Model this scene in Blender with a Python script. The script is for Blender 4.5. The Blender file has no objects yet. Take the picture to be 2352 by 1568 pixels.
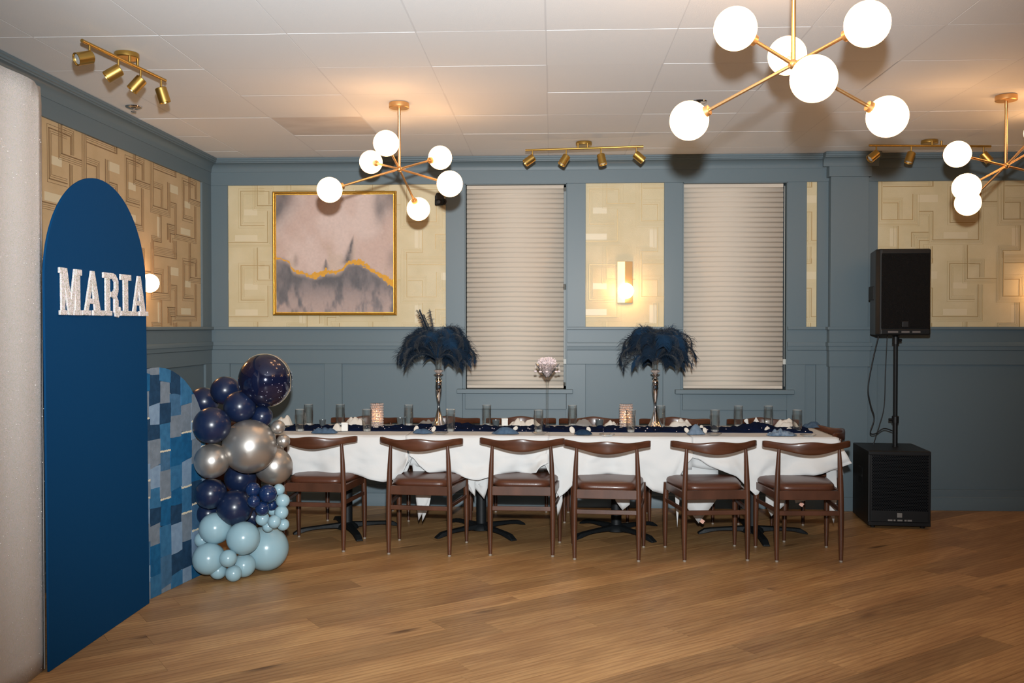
import bpy, bmesh, math, random
import numpy as np
from mathutils import Vector, Matrix, Euler

random.seed(7)
rng = np.random.RandomState(11)
PI = math.pi
R = math.radians
sc = bpy.context.scene
COL = sc.collection

# ------------------------------------------------------------------ camera, world, lights, exposure
CAM_H = 1.52
F_PX = 2150.0
YAW = math.atan(92 / 2150.0)
PITCH = math.atan(34 / 2150.0)
cam_d = bpy.data.cameras.new('camera')
cam_d.sensor_width = 36.0
cam_d.lens = 36.0 * F_PX / 2352.0
cam_d.clip_start = 0.05
cam_d.clip_end = 60
cam = bpy.data.objects.new('camera', cam_d)
cam.location = (0, 0, CAM_H)
cam.rotation_euler = (PI / 2 - PITCH, 0, YAW)
COL.objects.link(cam)
sc.camera = cam

world = bpy.data.worlds.new('world')
sc.world = world
world.use_nodes = True
world.node_tree.nodes['Background'].inputs[0].default_value = (0.42, 0.66, 0.95, 1)
world.node_tree.nodes['Background'].inputs[1].default_value = 0.12

fl_d = bpy.data.lights.new('camera_flash', 'SPOT')       # the photographer's hot-shoe flash
fl_d.energy = 1980
fl_d.color = (0.94, 0.98, 1.0)
fl_d.spot_size = R(79)
fl_d.spot_blend = 1.0
fl_d.shadow_soft_size = 0.045
flash = bpy.data.objects.new('camera_flash', fl_d)
flash.location = (0.02, 0.0, CAM_H + 0.30)
flash.rotation_euler = (Vector((-0.55, 7.9, 2.25)) - Vector(flash.location)).to_track_quat('-Z', 'Y').to_euler()
COL.objects.link(flash)

vs = sc.view_settings
vs.view_transform = 'Standard'
vs.look = 'None'
vs.gamma = 1.0
vs.use_curve_mapping = False
vs.exposure = 0.0

GLOBE_STRENGTH = 10.5
SCONCE_STRENGTH = 32.0

# ------------------------------------------------------------------ helpers
_rot = Euler((PI / 2 - PITCH, 0, YAW)).to_matrix()
CAMP = Vector((0, 0, CAM_H))


def ray(px, py):
    return _rot @ Vector(((px - 1176) / F_PX, -(py - 784) / F_PX, -1.0))


def at_y(px, py, Y):
    d = ray(px, py)
    return CAMP + d * (Y / d.y)


def at_x(px, py, X):
    d = ray(px, py)
    return CAMP + d * (X / d.x)


def at_z(px, py, Z):
    d = ray(px, py)
    return CAMP + d * ((Z - CAM_H) / d.z)


def project(p):
    q = _rot.transposed() @ (Vector(p) - CAMP)
    return (1176 + F_PX * q.x / -q.z, 784 - F_PX * q.y / -q.z, -q.z)


def lin(h):
    h = h.lstrip('#')
    out = []
    for k in (0, 2, 4):
        c = int(h[k:k + 2], 16) / 255.0
        out.append(c / 12.92 if c <= 0.04045 else ((c + 0.055) / 1.055) ** 2.4)
    return (out[0], out[1], out[2], 1.0)


MATS = {}


def mat(name, hexc, rough=0.5, metal=0.0, spec=0.5, coat=0.0, trans=0.0, ior=1.45, emit=None, strength=0.0,
        var=None, bump=None, rand=0.0, sheen=0.0, alpha=1.0, grain=None):
    """var = (scale, other hex, stretch vector); bump = (scale, strength, kind); rand = per-object value change."""
    if name in MATS:
        return MATS[name]
    m = bpy.data.materials.new(name)
    m.use_nodes = True
    nt = m.node_tree
    b = nt.nodes['Principled BSDF']
    b.inputs['Base Color'].default_value = lin(hexc)
    b.inputs['Roughness'].default_value = rough
    b.inputs['Metallic'].default_value = metal
    b.inputs['Specular IOR Level'].default_value = spec
    b.inputs['Coat Weight'].default_value = coat
    b.inputs['Coat Roughness'].default_value = 0.08
    b.inputs['Transmission Weight'].default_value = trans
    b.inputs['IOR'].default_value = ior
    b.inputs['Sheen Weight'].default_value = sheen
    b.inputs['Alpha'].default_value = alpha
    if emit:
        b.inputs['Emission Color'].default_value = lin(emit)
        b.inputs['Emission Strength'].default_value = strength
    L = nt.links.new
    tc = None
    if var or bump or rand:
        tc = nt.nodes.new('ShaderNodeTexCoord')
    col = None
    if var:
        mp = nt.nodes.new('ShaderNodeMapping')
        mp.inputs['Scale'].default_value = var[2] if len(var) > 2 else (1, 1, 1)
        L(tc.outputs['Object'], mp.inputs['Vector'])
        if rand:
            oi0 = nt.nodes.new('ShaderNodeObjectInfo')
            ad = nt.nodes.new('ShaderNodeVectorMath')
            ad.operation = 'ADD'
            sc0 = nt.nodes.new('ShaderNodeMath')
            sc0.operation = 'MULTIPLY'
            sc0.inputs[1].default_value = 37.0
            L(oi0.outputs['Random'], sc0.inputs[0])
            L(tc.outputs['Object'], ad.inputs[0])
            L(sc0.outputs[0], ad.inputs[1])
            L(ad.outputs[0], mp.inputs['Vector'])
        nz = nt.nodes.new('ShaderNodeTexNoise')
        nz.inputs['Scale'].default_value = var[0]
        nz.inputs['Detail'].default_value = 6
        L(mp.outputs[0], nz.inputs['Vector'])
        cr = nt.nodes.new('ShaderNodeValToRGB')
        cr.color_ramp.elements[0].position = 0.35
        cr.color_ramp.elements[1].position = 0.68
        cr.color_ramp.elements[0].color = lin(var[1])
        cr.color_ramp.elements[1].color = lin(hexc)
        L(nz.outputs['Fac'], cr.inputs[0])
        col = cr.outputs[0]
    if rand:
        oi = nt.nodes.new('ShaderNodeObjectInfo')
        mr = nt.nodes.new('ShaderNodeMapRange')
        mr.inputs['To Min'].default_value = 1 - rand
        mr.inputs['To Max'].default_value = 1 + rand
        L(oi.outputs['Random'], mr.inputs['Value'])
        hs = nt.nodes.new('ShaderNodeHueSaturation')
        hs.inputs['Color'].default_value = lin(hexc)
        L(mr.outputs[0], hs.inputs['Value'])
        if col:
            L(col, hs.inputs['Color'])
        col = hs.outputs[0]
    if col:
        L(col, b.inputs['Base Color'])
    if bump:
        kind = bump[2] if len(bump) > 2 else 'noise'
        if kind == 'voronoi':
            t = nt.nodes.new('ShaderNodeTexVoronoi')
            o = t.outputs['Distance']
        elif kind == 'wave':
            t = nt.nodes.new('ShaderNodeTexWave')
            o = t.outputs['Fac']
        else:
            t = nt.nodes.new('ShaderNodeTexNoise')
            t.inputs['Detail'].default_value = 5
            o = t.outputs['Fac']
        t.inputs['Scale'].default_value = bump[0]
        mp2 = nt.nodes.new('ShaderNodeMapping')
        mp2.inputs['Scale'].default_value = bump[3] if len(bump) > 3 else (1, 1, 1)
        L(tc.outputs['Object'], mp2.inputs['Vector'])
        L(mp2.outputs[0], t.inputs['Vector'])
        bp = nt.nodes.new('ShaderNodeBump')
        bp.inputs['Strength'].default_value = bump[1]
        bp.inputs['Distance'].default_value = 0.01
        L(o, bp.inputs['Height'])
        L(bp.outputs[0], b.inputs['Normal'])
    MATS[name] = m
    return m


def glitter(name, hexc, scale, rough=0.3, metal=0.5, tints=0.35, tilt=0.9):
    """small flakes, each with its own tilt and a slight tint"""
    m = bpy.data.materials.new(name)
    m.use_nodes = True
    nt = m.node_tree
    L = nt.links.new
    b = nt.nodes['Principled BSDF']
    b.inputs['Roughness'].default_value = rough
    b.inputs['Metallic'].default_value = metal
    tc = nt.nodes.new('ShaderNodeTexCoord')
    vo = nt.nodes.new('ShaderNodeTexVoronoi')
    vo.inputs['Scale'].default_value = scale
    L(tc.outputs['Object'], vo.inputs['Vector'])
    mx = nt.nodes.new('ShaderNodeMix')
    mx.data_type = 'RGBA'
    mx.inputs[0].default_value = tints
    mx.inputs[6].default_value = lin(hexc)
    L(vo.outputs['Color'], mx.inputs[7])
    L(mx.outputs[2], b.inputs['Base Color'])
    ge = nt.nodes.new('ShaderNodeNewGeometry')
    sub = nt.nodes.new('ShaderNodeVectorMath')
    sub.operation = 'SUBTRACT'
    sub.inputs[1].default_value = (0.5, 0.5, 0.5)
    L(vo.outputs['Color'], sub.inputs[0])
    scl = nt.nodes.new('ShaderNodeVectorMath')
    scl.operation = 'SCALE'
    scl.inputs['Scale'].default_value = tilt
    L(sub.outputs[0], scl.inputs[0])
    ad = nt.nodes.new('ShaderNodeVectorMath')
    ad.operation = 'ADD'
    L(ge.outputs['Normal'], ad.inputs[0])
    L(scl.outputs[0], ad.inputs[1])
    no = nt.nodes.new('ShaderNodeVectorMath')
    no.operation = 'NORMALIZE'
    L(ad.outputs[0], no.inputs[0])
    L(no.outputs[0], b.inputs['Normal'])
    MATS[name] = m
    return m


def thin_glass(name, blend, tint, haze=0.008):
    m = bpy.data.materials.new(name)
    m.use_nodes = True
    nt = m.node_tree
    L = nt.links.new
    nt.nodes.remove(nt.nodes['Principled BSDF'])
    tr = nt.nodes.new('ShaderNodeBsdfTransparent')
    tr.inputs[0].default_value = lin(tint)
    gl = nt.nodes.new('ShaderNodeBsdfGlossy')
    gl.inputs['Roughness'].default_value = 0.05
    df = nt.nodes.new('ShaderNodeBsdfDiffuse')
    df.inputs[0].default_value = lin('#d8d8d4')
    lw = nt.nodes.new('ShaderNodeLayerWeight')
    lw.inputs['Blend'].default_value = blend
    mx = nt.nodes.new('ShaderNodeMixShader')
    m2 = nt.nodes.new('ShaderNodeMixShader')
    m2.inputs[0].default_value = haze  # white diffuse share paints a pale haze into the clear glass
    L(lw.outputs['Facing'], mx.inputs[0])
    L(tr.outputs[0], m2.inputs[1])
    L(df.outputs[0], m2.inputs[2])
    L(m2.outputs[0], mx.inputs[1])
    L(gl.outputs[0], mx.inputs[2])
    L(mx.outputs[0], nt.nodes['Material Output'].inputs['Surface'])
    MATS[name] = m
    return m


def oak_material():
    m = bpy.data.materials.new('oak_plank')
    m.use_nodes = True
    nt = m.node_tree
    L = nt.links.new
    N = nt.nodes.new
    b = nt.nodes['Principled BSDF']
    b.inputs['Specular IOR Level'].default_value = 0.35
    tc, oi = N('ShaderNodeTexCoord'), N('ShaderNodeObjectInfo')
    sh, ad = N('ShaderNodeMath'), N('ShaderNodeVectorMath')
    sh.operation = 'MULTIPLY'
    sh.inputs[1].default_value = 53.0
    L(oi.outputs['Random'], sh.inputs[0])
    L(tc.outputs['Object'], ad.inputs[0])
    L(sh.outputs[0], ad.inputs[1])

    def scaled(v):
        mp = N('ShaderNodeMapping')
        mp.inputs['Scale'].default_value = v
        L(ad.outputs[0], mp.inputs['Vector'])
        return mp.outputs[0]

    def noise(v, sc_, det, dist):
        n = N('ShaderNodeTexNoise')
        n.inputs['Scale'].default_value = sc_
        n.inputs['Detail'].default_value = det
        n.inputs['Distortion'].default_value = dist
        L(scaled(v), n.inputs['Vector'])
        return n.outputs['Fac']

    def ramp(fac, p0, c0, p1, c1):
        r = N('ShaderNodeValToRGB')
        r.color_ramp.elements[0].position, r.color_ramp.elements[1].position = p0, p1
        r.color_ramp.elements[0].color, r.color_ramp.elements[1].color = lin(c0), lin(c1)
        L(fac, r.inputs[0])
        return r.outputs[0]

    def mult(a, c, f):
        x = N('ShaderNodeMix')
        x.data_type = 'RGBA'
        x.blend_type = 'MULTIPLY'
        x.inputs[0].default_value = f
        L(a, x.inputs[6])
        L(c, x.inputs[7])
        return x.outputs[2]
    broad = ramp(noise((0.8, 3.2, 1), 2.0, 3, 0.8), 0.3, '#a0784e', 0.7, '#bf9766')
    wv = N('ShaderNodeTexWave')
    wv.bands_direction = 'Y'
    wv.inputs['Scale'].default_value = 3.2
    wv.inputs['Distortion'].default_value = 9.0
    wv.inputs['Detail'].default_value = 3.0
    wv.inputs['Detail Scale'].default_value = 0.8
    L(scaled((0.35, 3.0, 1)), wv.inputs['Vector'])
    col = mult(broad, ramp(wv.outputs['Fac'], 0.0, '#d2c6b8', 0.45, '#ffffff'), 0.55)
    col = mult(col, ramp(noise((1.2, 26, 1), 6.0, 4, 0.0), 0.35, '#cfc2b2', 0.6, '#ffffff'), 0.55)
    vo = N('ShaderNodeTexVoronoi')
    vo.inputs['Scale'].default_value = 1.0
    L(scaled((1.1, 4.2, 1)), vo.inputs['Vector'])
    col = mult(col, ramp(vo.outputs['Distance'], 0.03, '#5a4432', 0.13, '#ffffff'), 0.75)
    mr, hs = N('ShaderNodeMapRange'), N('ShaderNodeHueSaturation')
    mr.inputs['To Min'].default_value = 0.80
    mr.inputs['To Max'].default_value = 1.18
    L(oi.outputs['Random'], mr.inputs['Value'])
    L(mr.outputs[0], hs.inputs['Value'])
    L(col, hs.inputs['Color'])
    L(hs.outputs[0], b.inputs['Base Color'])
    b.inputs['Roughness'].default_value = 0.40
    MATS['oak_plank'] = m
    return m


class MB:
    """collects simple shapes into one mesh"""

    def __init__(self):
        self.v = []
        self.f = []

    def add(self, vs_, fs, M=None):
        n = len(self.v)
        for p in vs_:
            p = Vector(p)
            self.v.append(M @ p if M is not None else p)
        for f in fs:
            self.f.append([i + n for i in f])
        return self

    def box(self, x0, x1, y0, y1, z0, z1, M=None):
        v = [(x0, y0, z0), (x1, y0, z0), (x1, y1, z0), (x0, y1, z0), (x0, y0, z1), (x1, y0, z1), (x1, y1, z1), (x0, y1, z1)]
        f = [(0, 3, 2, 1), (4, 5, 6, 7), (0, 1, 5, 4), (1, 2, 6, 5), (2, 3, 7, 6), (3, 0, 4, 7)]
        return self.add(v, f, M)

    def prism(self, poly, d, M=None):
        """poly: 3-D points in order, extruded by the vector d"""
        n = len(poly)
        d = Vector(d)
        a = [Vector(p) for p in poly]
        v = a + [p + d for p in a]
        f = [list(range(n))[::-1], list(range(n, 2 * n))]
        for i in range(n):
            j = (i + 1) % n
            f.append((i, j, n + j, n + i))
        return self.add(v, f, M)

    def loops(self, rings, closed=True, cap=True, M=None):
        n = len(rings[0])
        v = [p for r in rings for p in r]
        f = []
        for k in range(len(rings) - 1):
            for i in range(n if closed else n - 1):
                j = (i + 1) % n
                f.append((k * n + i, k * n + j, (k + 1) * n + j, (k + 1) * n + i))
        if cap:
            f.append(list(range(n))[::-1])
            f.append([(len(rings) - 1) * n + i for i in range(n)])
        return self.add(v, f, M)

    def lathe(self, prof, n=24, M=None, flute=0.0, nf=8, cap=True, fz=None):
        rings = []
        for r, z in prof:
            ring = []
            for i in range(n):
                a = 2 * PI * i / n
                rr = r
                if flute and (fz is None or fz[0] <= z <= fz[1]):
                    rr = r * (1 + flute * math.cos(nf * a))
                ring.append((rr * math.cos(a), rr * math.sin(a), z))
            rings.append(ring)
        return self.loops(rings, True, cap, M)

    def sphere(self, c, r, nu=24, nv=14, M=None, scale=(1, 1, 1)):
        c = Vector(c)
        v = [c + Vector((0, 0, -r * scale[2]))]
        for k in range(1, nv):
            t = -PI / 2 + PI * k / nv
            for i in range(nu):
                a = 2 * PI * i / nu
                v.append(c + Vector((r * math.cos(t) * math.cos(a) * scale[0], r * math.cos(t) * math.sin(a) * scale[1], r * math.sin(t) * scale[2])))
        v.append(c + Vector((0, 0, r * scale[2])))
        f = []
        for i in range(nu):
            f.append((0, 1 + (i + 1) % nu, 1 + i))
        for k in range(nv - 2):
            for i in range(nu):
                j = (i + 1) % nu
                f.append((1 + k * nu + i, 1 + k * nu + j, 1 + (k + 1) * nu + j, 1 + (k + 1) * nu + i))
        e = len(v) - 1
        o = 1 + (nv - 2) * nu
        for i in range(nu):
            f.append((o + i, o + (i + 1) % nu, e))
        return self.add(v, f, M)

    def tube(self, pts, r, n=10, M=None, cap=True):
        pts = [Vector(p) for p in pts]
        rs = r if isinstance(r, (list, tuple)) else [r] * len(pts)
        rings = []
        t0 = (pts[1] - pts[0]).normalized()
        up = Vector((0, 0, 1)) if abs(t0.z) < 0.9 else Vector((1, 0, 0))
        u = t0.cross(up).normalized()
        for k, p in enumerate(pts):
            if k == 0:
                t = pts[1] - pts[0]
            elif k == len(pts) - 1:
                t = pts[-1] - pts[-2]
            else:
                t = pts[k + 1] - pts[k - 1]
            t.normalize()
            u = (u - t * u.dot(t)).normalized()
            w = t.cross(u)
            rings.append([p + u * (rs[k] * math.cos(2 * PI * i / n)) + w * (rs[k] * math.sin(2 * PI * i / n)) for i in range(n)])
        return self.loops(rings, True, cap, M)

    def grid(self, fn, nu, nv, M=None):
        v = [fn(i / nu, j / nv) for j in range(nv + 1) for i in range(nu + 1)]
        f = []
        for j in range(nv):
            for i in range(nu):
                a = j * (nu + 1) + i
                f.append((a, a + 1, a + nu + 2, a + nu + 1))
        return self.add(v, f, M)

    def mesh(self, name):
        me = bpy.data.meshes.new(name)
        me.from_pydata([tuple(p) for p in self.v], [], [tuple(f) for f in self.f])
        me.update()
        return me


def fix_normals(me):
    bm = bmesh.new()
    bm.from_mesh(me)
    bmesh.ops.recalc_face_normals(bm, faces=bm.faces)
    bm.to_mesh(me)
    bm.free()


def obj(name, mb, m, parent=None, smooth=None, bevel=0.0, seg=2, solid=0.0, label=None, kind=None, norm=True):
    """link ONE mesh object; smooth = sharp-edge angle in degrees"""
    me = mb.mesh(name) if isinstance(mb, MB) else mb
    if isinstance(mb, MB) and norm:
        fix_normals(me)
    if m is not None and not me.materials:
        me.materials.append(m)
    if smooth:
        me.polygons.foreach_set('use_smooth', [True] * len(me.polygons))
        me.set_sharp_from_angle(angle=R(smooth))
    o = bpy.data.objects.new(name, me)
    COL.objects.link(o)
    if parent is not None:
        o.parent = parent
    if solid:
        md = o.modifiers.new('thickness', 'SOLIDIFY')
        md.thickness = solid
        md.offset = 0
    if bevel:
        md = o.modifiers.new('edge', 'BEVEL')
        md.width = bevel
        md.segments = seg
        md.limit_method = 'ANGLE'
    if label:
        o['label'] = label
    if kind:
        o['kind'] = kind
    return o


def tag(o, label, cat, group=None):
    o['label'] = label
    o['category'] = cat
    if group:
        o['group'] = group
    return o


def thing(name, label, cat, loc=(0, 0, 0), rz=0.0, group=None):
    o = bpy.data.objects.new(name, None)
    o.empty_display_size = 0.1
    o.location = loc
    o.rotation_euler = (0, 0, rz)
    COL.objects.link(o)
    return tag(o, label, cat, group)


def struct(name, mb, m, **k):
    o = obj(name, mb, m, **k)
    o['kind'] = 'structure'
    return o


def copy_tree(o, parent=None):
    c = o.copy()
    COL.objects.link(c)
    if parent is not None:
        c.parent = parent
    for ch in list(o.children):
        copy_tree(ch, c)
    return c


def relocate(o, loc, rz, label, group=None):
    o.location = loc
    o.rotation_euler = (0, 0, rz)
    o['label'] = label
    if group:
        o['group'] = group
    return o


def align(z_to, origin=(0, 0, 0)):
    """matrix whose local z points along z_to, placed at origin"""
    q = Vector(z_to).to_track_quat('Z', 'Y')
    return Matrix.Translation(Vector(origin)) @ q.to_matrix().to_4x4()


def hsh(x, y, s=0):
    n = math.sin(x * 127.1 + y * 311.7 + s * 74.7) * 43758.5453
    return n - math.floor(n)


def vnoise(x, y, s=0):
    xi, yi = math.floor(x), math.floor(y)
    fx, fy = x - xi, y - yi
    fx = fx * fx * (3 - 2 * fx)
    fy = fy * fy * (3 - 2 * fy)
    a, b = hsh(xi, yi, s), hsh(xi + 1, yi, s)
    c, d = hsh(xi, yi + 1, s), hsh(xi + 1, yi + 1, s)
    return (a + (b - a) * fx) * (1 - fy) + (c + (d - c) * fx) * fy


def fbm(x, y, s=0, o=3):
    t, a, n = 0.0, 0.5, 0.0
    for k in range(o):
        t += a * vnoise(x * 2 ** k, y * 2 ** k, s + k)
        n += a
        a *= 0.5
    return t / n


def interp(x, pts):
    if x <= pts[0][0]:
        return pts[0][1]
    for (a, b), (c, d) in zip(pts, pts[1:]):
        if x <= c:
            return b + (d - b) * (x - a) / (c - a)
    return pts[-1][1]


# ------------------------------------------------------------------ materials
PAINT = mat('slate_blue_paint', '#5d6c73', rough=0.42, spec=0.4, bump=(90, 0.02))
PAINT_IN = mat('slate_blue_paint_panel', '#5c6b72', rough=0.45, spec=0.4, bump=(70, 0.02))
CEIL = mat('white_ceiling_tile', '#e3e5e6', rough=0.9, spec=0.2, bump=(160, 0.12), rand=0.02)
CEIL_STAIN = mat('stained_ceiling_tile', '#d8d5d1', rough=0.9, spec=0.2, var=(3.0, '#cbc6c2', (1, 2.2, 1)))
CEILBAR = mat('white_ceiling_bar', '#d4d6d8', rough=0.8)
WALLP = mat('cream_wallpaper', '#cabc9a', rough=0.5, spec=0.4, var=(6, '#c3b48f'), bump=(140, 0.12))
WALLP_L = mat('wallpaper_grazing_shade', '#c0a783', rough=0.55, spec=0.4, var=(6, '#b89f79'), bump=(140, 0.12))  # same wallpaper, browner: shade of grazing light put into its colour
RELIEF = mat('wallpaper_gold_line', '#ab9469', rough=0.42, metal=0.2)
RELIEF_L = mat('wallpaper_shaded_line', '#7d6243', rough=0.5, metal=0.1)  # lines darkened to paint in the shadow of the relief
RELIEF_F = mat('wallpaper_fine_line', '#b5a177', rough=0.42, metal=0.1)
PALE = mat('wallpaper_reflection', '#cfc2a3', rough=0.4, spec=0.5)  # paler blocks paint reflections into the wallpaper's colour
PLANK = oak_material()
FLOORB = mat('dark_floor_base', '#3a2616', rough=0.6)
OAK = mat('oak_floor_far', '#8f6840', rough=0.4, var=(3, '#76512f', (1, 8, 1)))
BRASS = mat('brushed_brass', '#dcb27c', rough=0.40, metal=1.0)
BRASS_D = mat('antique_brass', '#bf9c55', rough=0.36, metal=1.0)
GLOBE = mat('lit_opal_globe', '#fff4e0', rough=0.3, emit='#ffbe7d', strength=GLOBE_STRENGTH)
SGLOBE = mat('lit_sconce_globe', '#fff4e0', rough=0.3, emit='#ffc68a', strength=SCONCE_STRENGTH)
CHROME = mat('chrome', '#d6d2d0', rough=0.06, metal=1.0)
BLACKP = mat('black_plastic', '#101112', rough=0.45, spec=0.4)
BLACKG = mat('black_grille', '#101113', rough=0.55, spec=0.35, bump=(260, 0.9, 'voronoi'))
BLACKM = mat('black_cast_iron', '#111416', rough=0.55, spec=0.3, bump=(40, 0.1))
GREYM = mat('grey_badge', '#8a8884', rough=0.4, metal=0.5)
WALNUT = mat('walnut_stained_wood', '#513020', rough=0.36, spec=0.5, coat=0.15, var=(9, '#3f2416', (1, 1, 0.35)), rand=0.06)
WALNUT_C = mat('walnut_crest', '#533122', rough=0.32, spec=0.5, coat=0.25, var=(10, '#412414', (0.35, 2, 3)), rand=0.08)
LEATHER = mat('brown_leather', '#4f2c1d', rough=0.36, spec=0.5, coat=0.1, bump=(120, 0.08), rand=0.05)
GLIDE = mat('clear_glide', '#8d8377', rough=0.4)
CLOTH = mat('white_tablecloth', '#c9cac9', rough=0.85, spec=0.15, bump=(220, 0.05))
RUNNER = mat('navy_gauze', '#0c1731', rough=0.95, spec=0.05, bump=(110, 0.4))
GLASS = thin_glass('clear_glass', 0.26, '#fbfbfa')
GLARE = thin_glass('glass_painted_glare', 0.3, '#f4f4f2', 0.45)  # whitened glass, bright glare put into its colour
CRYSTAL = mat('crystal', '#dfd0c7', rough=0.10, metal=0.2, trans=0.5, ior=1.5, spec=0.8)
SMOKE = mat('smoked_cup', '#6f7678', rough=0.25, metal=0.5)
WAX = mat('white_wax', '#efe6d6', rough=0.5)
FLAME = mat('candle_flame', '#ffd9a0', emit='#ffb76b', strength=7)
NAPKIN = mat('white_napkin', '#c9c3b9', rough=0.85, spec=0.15, bump=(150, 0.1))
PAPER = mat('white_card', '#d8d6d0', rough=0.6)
NAVYF = mat('navy_feather', '#0d1e2e', rough=0.8, spec=0.12, sheen=0.1)
NAVYF2 = mat('blue_feather', '#122c43', rough=0.8, spec=0.12, sheen=0.1)
NAVYB = mat('navy_balloon', '#131f3a', rough=0.3, spec=0.5, coat=0.2)
NAVYB2 = mat('navy_small_balloon', '#14284c', rough=0.2, spec=0.5, coat=0.25)
SILVB = mat('silver_balloon', '#b3aea8', rough=0.34, metal=0.82)
PALEB = mat('pale_blue_balloon', '#8aa8b2', rough=0.26, spec=0.45)
FOIL = mat('navy_foil_orb', '#171c38', rough=0.1, metal=0.45, coat=0.8)
FOILD = mat('orb_white_dot', '#cfcbd6', rough=0.3)
SEAMM = mat('clear_orb_seam', '#b9ad94', rough=0.2, metal=0.4)
ARCH = mat('blue_felt_board', '#023a63', rough=0.8, spec=0.12, bump=(260, 0.12))
ARCH_E = mat('blue_felt_edge', '#052c56', rough=0.85, spec=0.1)
SEQUIN = glitter('sequin_fabric', '#bfbab5', 420, rough=0.5, metal=0.0, tints=0.06, tilt=0.3)
GLIT = glitter('silver_glitter', '#ded8d3', 260, rough=0.4, metal=0.1, tints=0.12, tilt=0.6)
DENIMS = [mat('denim_' + n, c, rough=0.85, spec=0.12, var=(24, c2), bump=(170, 0.25)) for n, c, c2 in (
    ('mid', '#376b90', '#2f5f83'), ('navy', '#24425e', '#1d3750'), ('grey', '#74808c', '#69747f'),
    ('slate', '#436888', '#3a5d7a'), ('light', '#7d95ab', '#7188a0'), ('teal', '#1d5c86', '#184f77'))]
FRAY = mat('frayed_cream_thread', '#c9bda6', rough=0.9)
NAPD = [mat('denim_napkin_' + n, c, rough=0.9, spec=0.1, var=(40, c2), bump=(180, 0.3)) for n, c, c2 in (
    ('blue', '#4b6075', '#3f5267'), ('dark', '#22364a', '#1b2d40'), ('grey', '#69798a', '#5d6d7e'), ('washed', '#7f8e9c', '#4c6075'))]
BLIND = mat('cream_pleated_fabric', '#c6bcae', rough=0.8, spec=0.2)
WINDOWG = mat('night_window_glass', '#20262c', rough=0.05, trans=0.9)
RED = mat('pink_fabric_tag', '#d8a795', rough=0.8)
GOLDF = mat('gold_picture_frame', '#c89b45', rough=0.3, metal=0.9, bump=(220, 0.3))
CORDM = mat('pale_cord', '#b7bab5', rough=0.5)
LENS = mat('spot_lens', '#e8ecec', rough=0.08, metal=0.6)

# ------------------------------------------------------------------ room shell
YB = 7.90            # wallpaper and recessed-panel plane of the back wall
XL = -2.925          # the same plane of the left wall
XR = 6.4
YF = -2.6
ZC = 2.94
YFR = YB - 0.022     # face of the painted boards, back wall


def bx(px):
    return at_y(px, 750, YFR).x


def bz(py):
    return at_y(1268, py, YFR).z


# floor: a slab with oak planks laid at an angle
TH = R(36)
PW = 0.19
floor = struct('floor', MB().box(XL - 0.2, XR, YF, 8.1, -0.08, -0.014), FLOORB)
FX0, FX1, FY0, FY1 = XL, 4.9, 2.9, YB


def clip(poly, a, b, c):
    """keep the side a*x + b*y <= c"""
    out = []
    for i in range(len(poly)):
        p, q = poly[i], poly[(i + 1) % len(poly)]
        dp, dq = a * p[0] + b * p[1] - c, a * q[0] + b * q[1] - c
        if dp <= 0:
            out.append(p)
        if dp * dq < 0:
            t = dp / (dp - dq)
            out.append((p[0] + (q[0] - p[0]) * t, p[1] + (q[1] - p[1]) * t))
    return out


dx, dy = math.cos(TH), math.sin(TH)
nx, ny = -dy, dx
prow = random.Random(5)
for k in range(-22, 48):
    n0 = 4.081 - 20 * PW + k * PW - 0.19 * 0
    s = -4.5 + prow.uniform(0, 1.9)
    while s < 9.5:
        ln = prow.choice([1.2, 1.9, 1.9, 2.1])
        g = 0.0006
        P = [(s + g, n0 + g), (s + ln - g, n0 + g), (s + ln - g, n0 + PW - g), (s + g, n0 + PW - g)]
        W = [(a * dx + b * nx, a * dy + b * ny) for a, b in P]
        for pl in ((1, 0, FX1), (-1, 0, -FX0), (0, 1, FY1), (0, -1, -FY0)):
            if W:
                W = clip(W, *pl)
        if len(W) >= 3:
            area = abs(sum(W[i][0] * W[(i + 1) % len(W)][1] - W[(i + 1) % len(W)][0] * W[i][1] for i in range(len(W)))) / 2
            if area > 0.004:
                cx = sum(p[0] for p in W) / len(W)
                cy = sum(p[1] for p in W) / len(W)
                loc = [((p[0] - cx) * dx + (p[1] - cy) * dy, (p[0] - cx) * nx + (p[1] - cy) * ny) for p in W]
                lift = prow.uniform(-0.0002, 0.0002)
                o = obj('plank', MB().prism([(a, b, -0.0138) for a, b in loc], (0, 0, 0.0132 + lift)), PLANK, floor)
                o.location = (cx, cy, 0)
                o.rotation_euler = (0, 0, TH)
        s += ln
obj('far_boards', MB().box(XL, XR, YF, FY0, -0.014, -0.0005).box(FX1, XR, FY0, YB, -0.014, -0.0005), OAK, floor)

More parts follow.
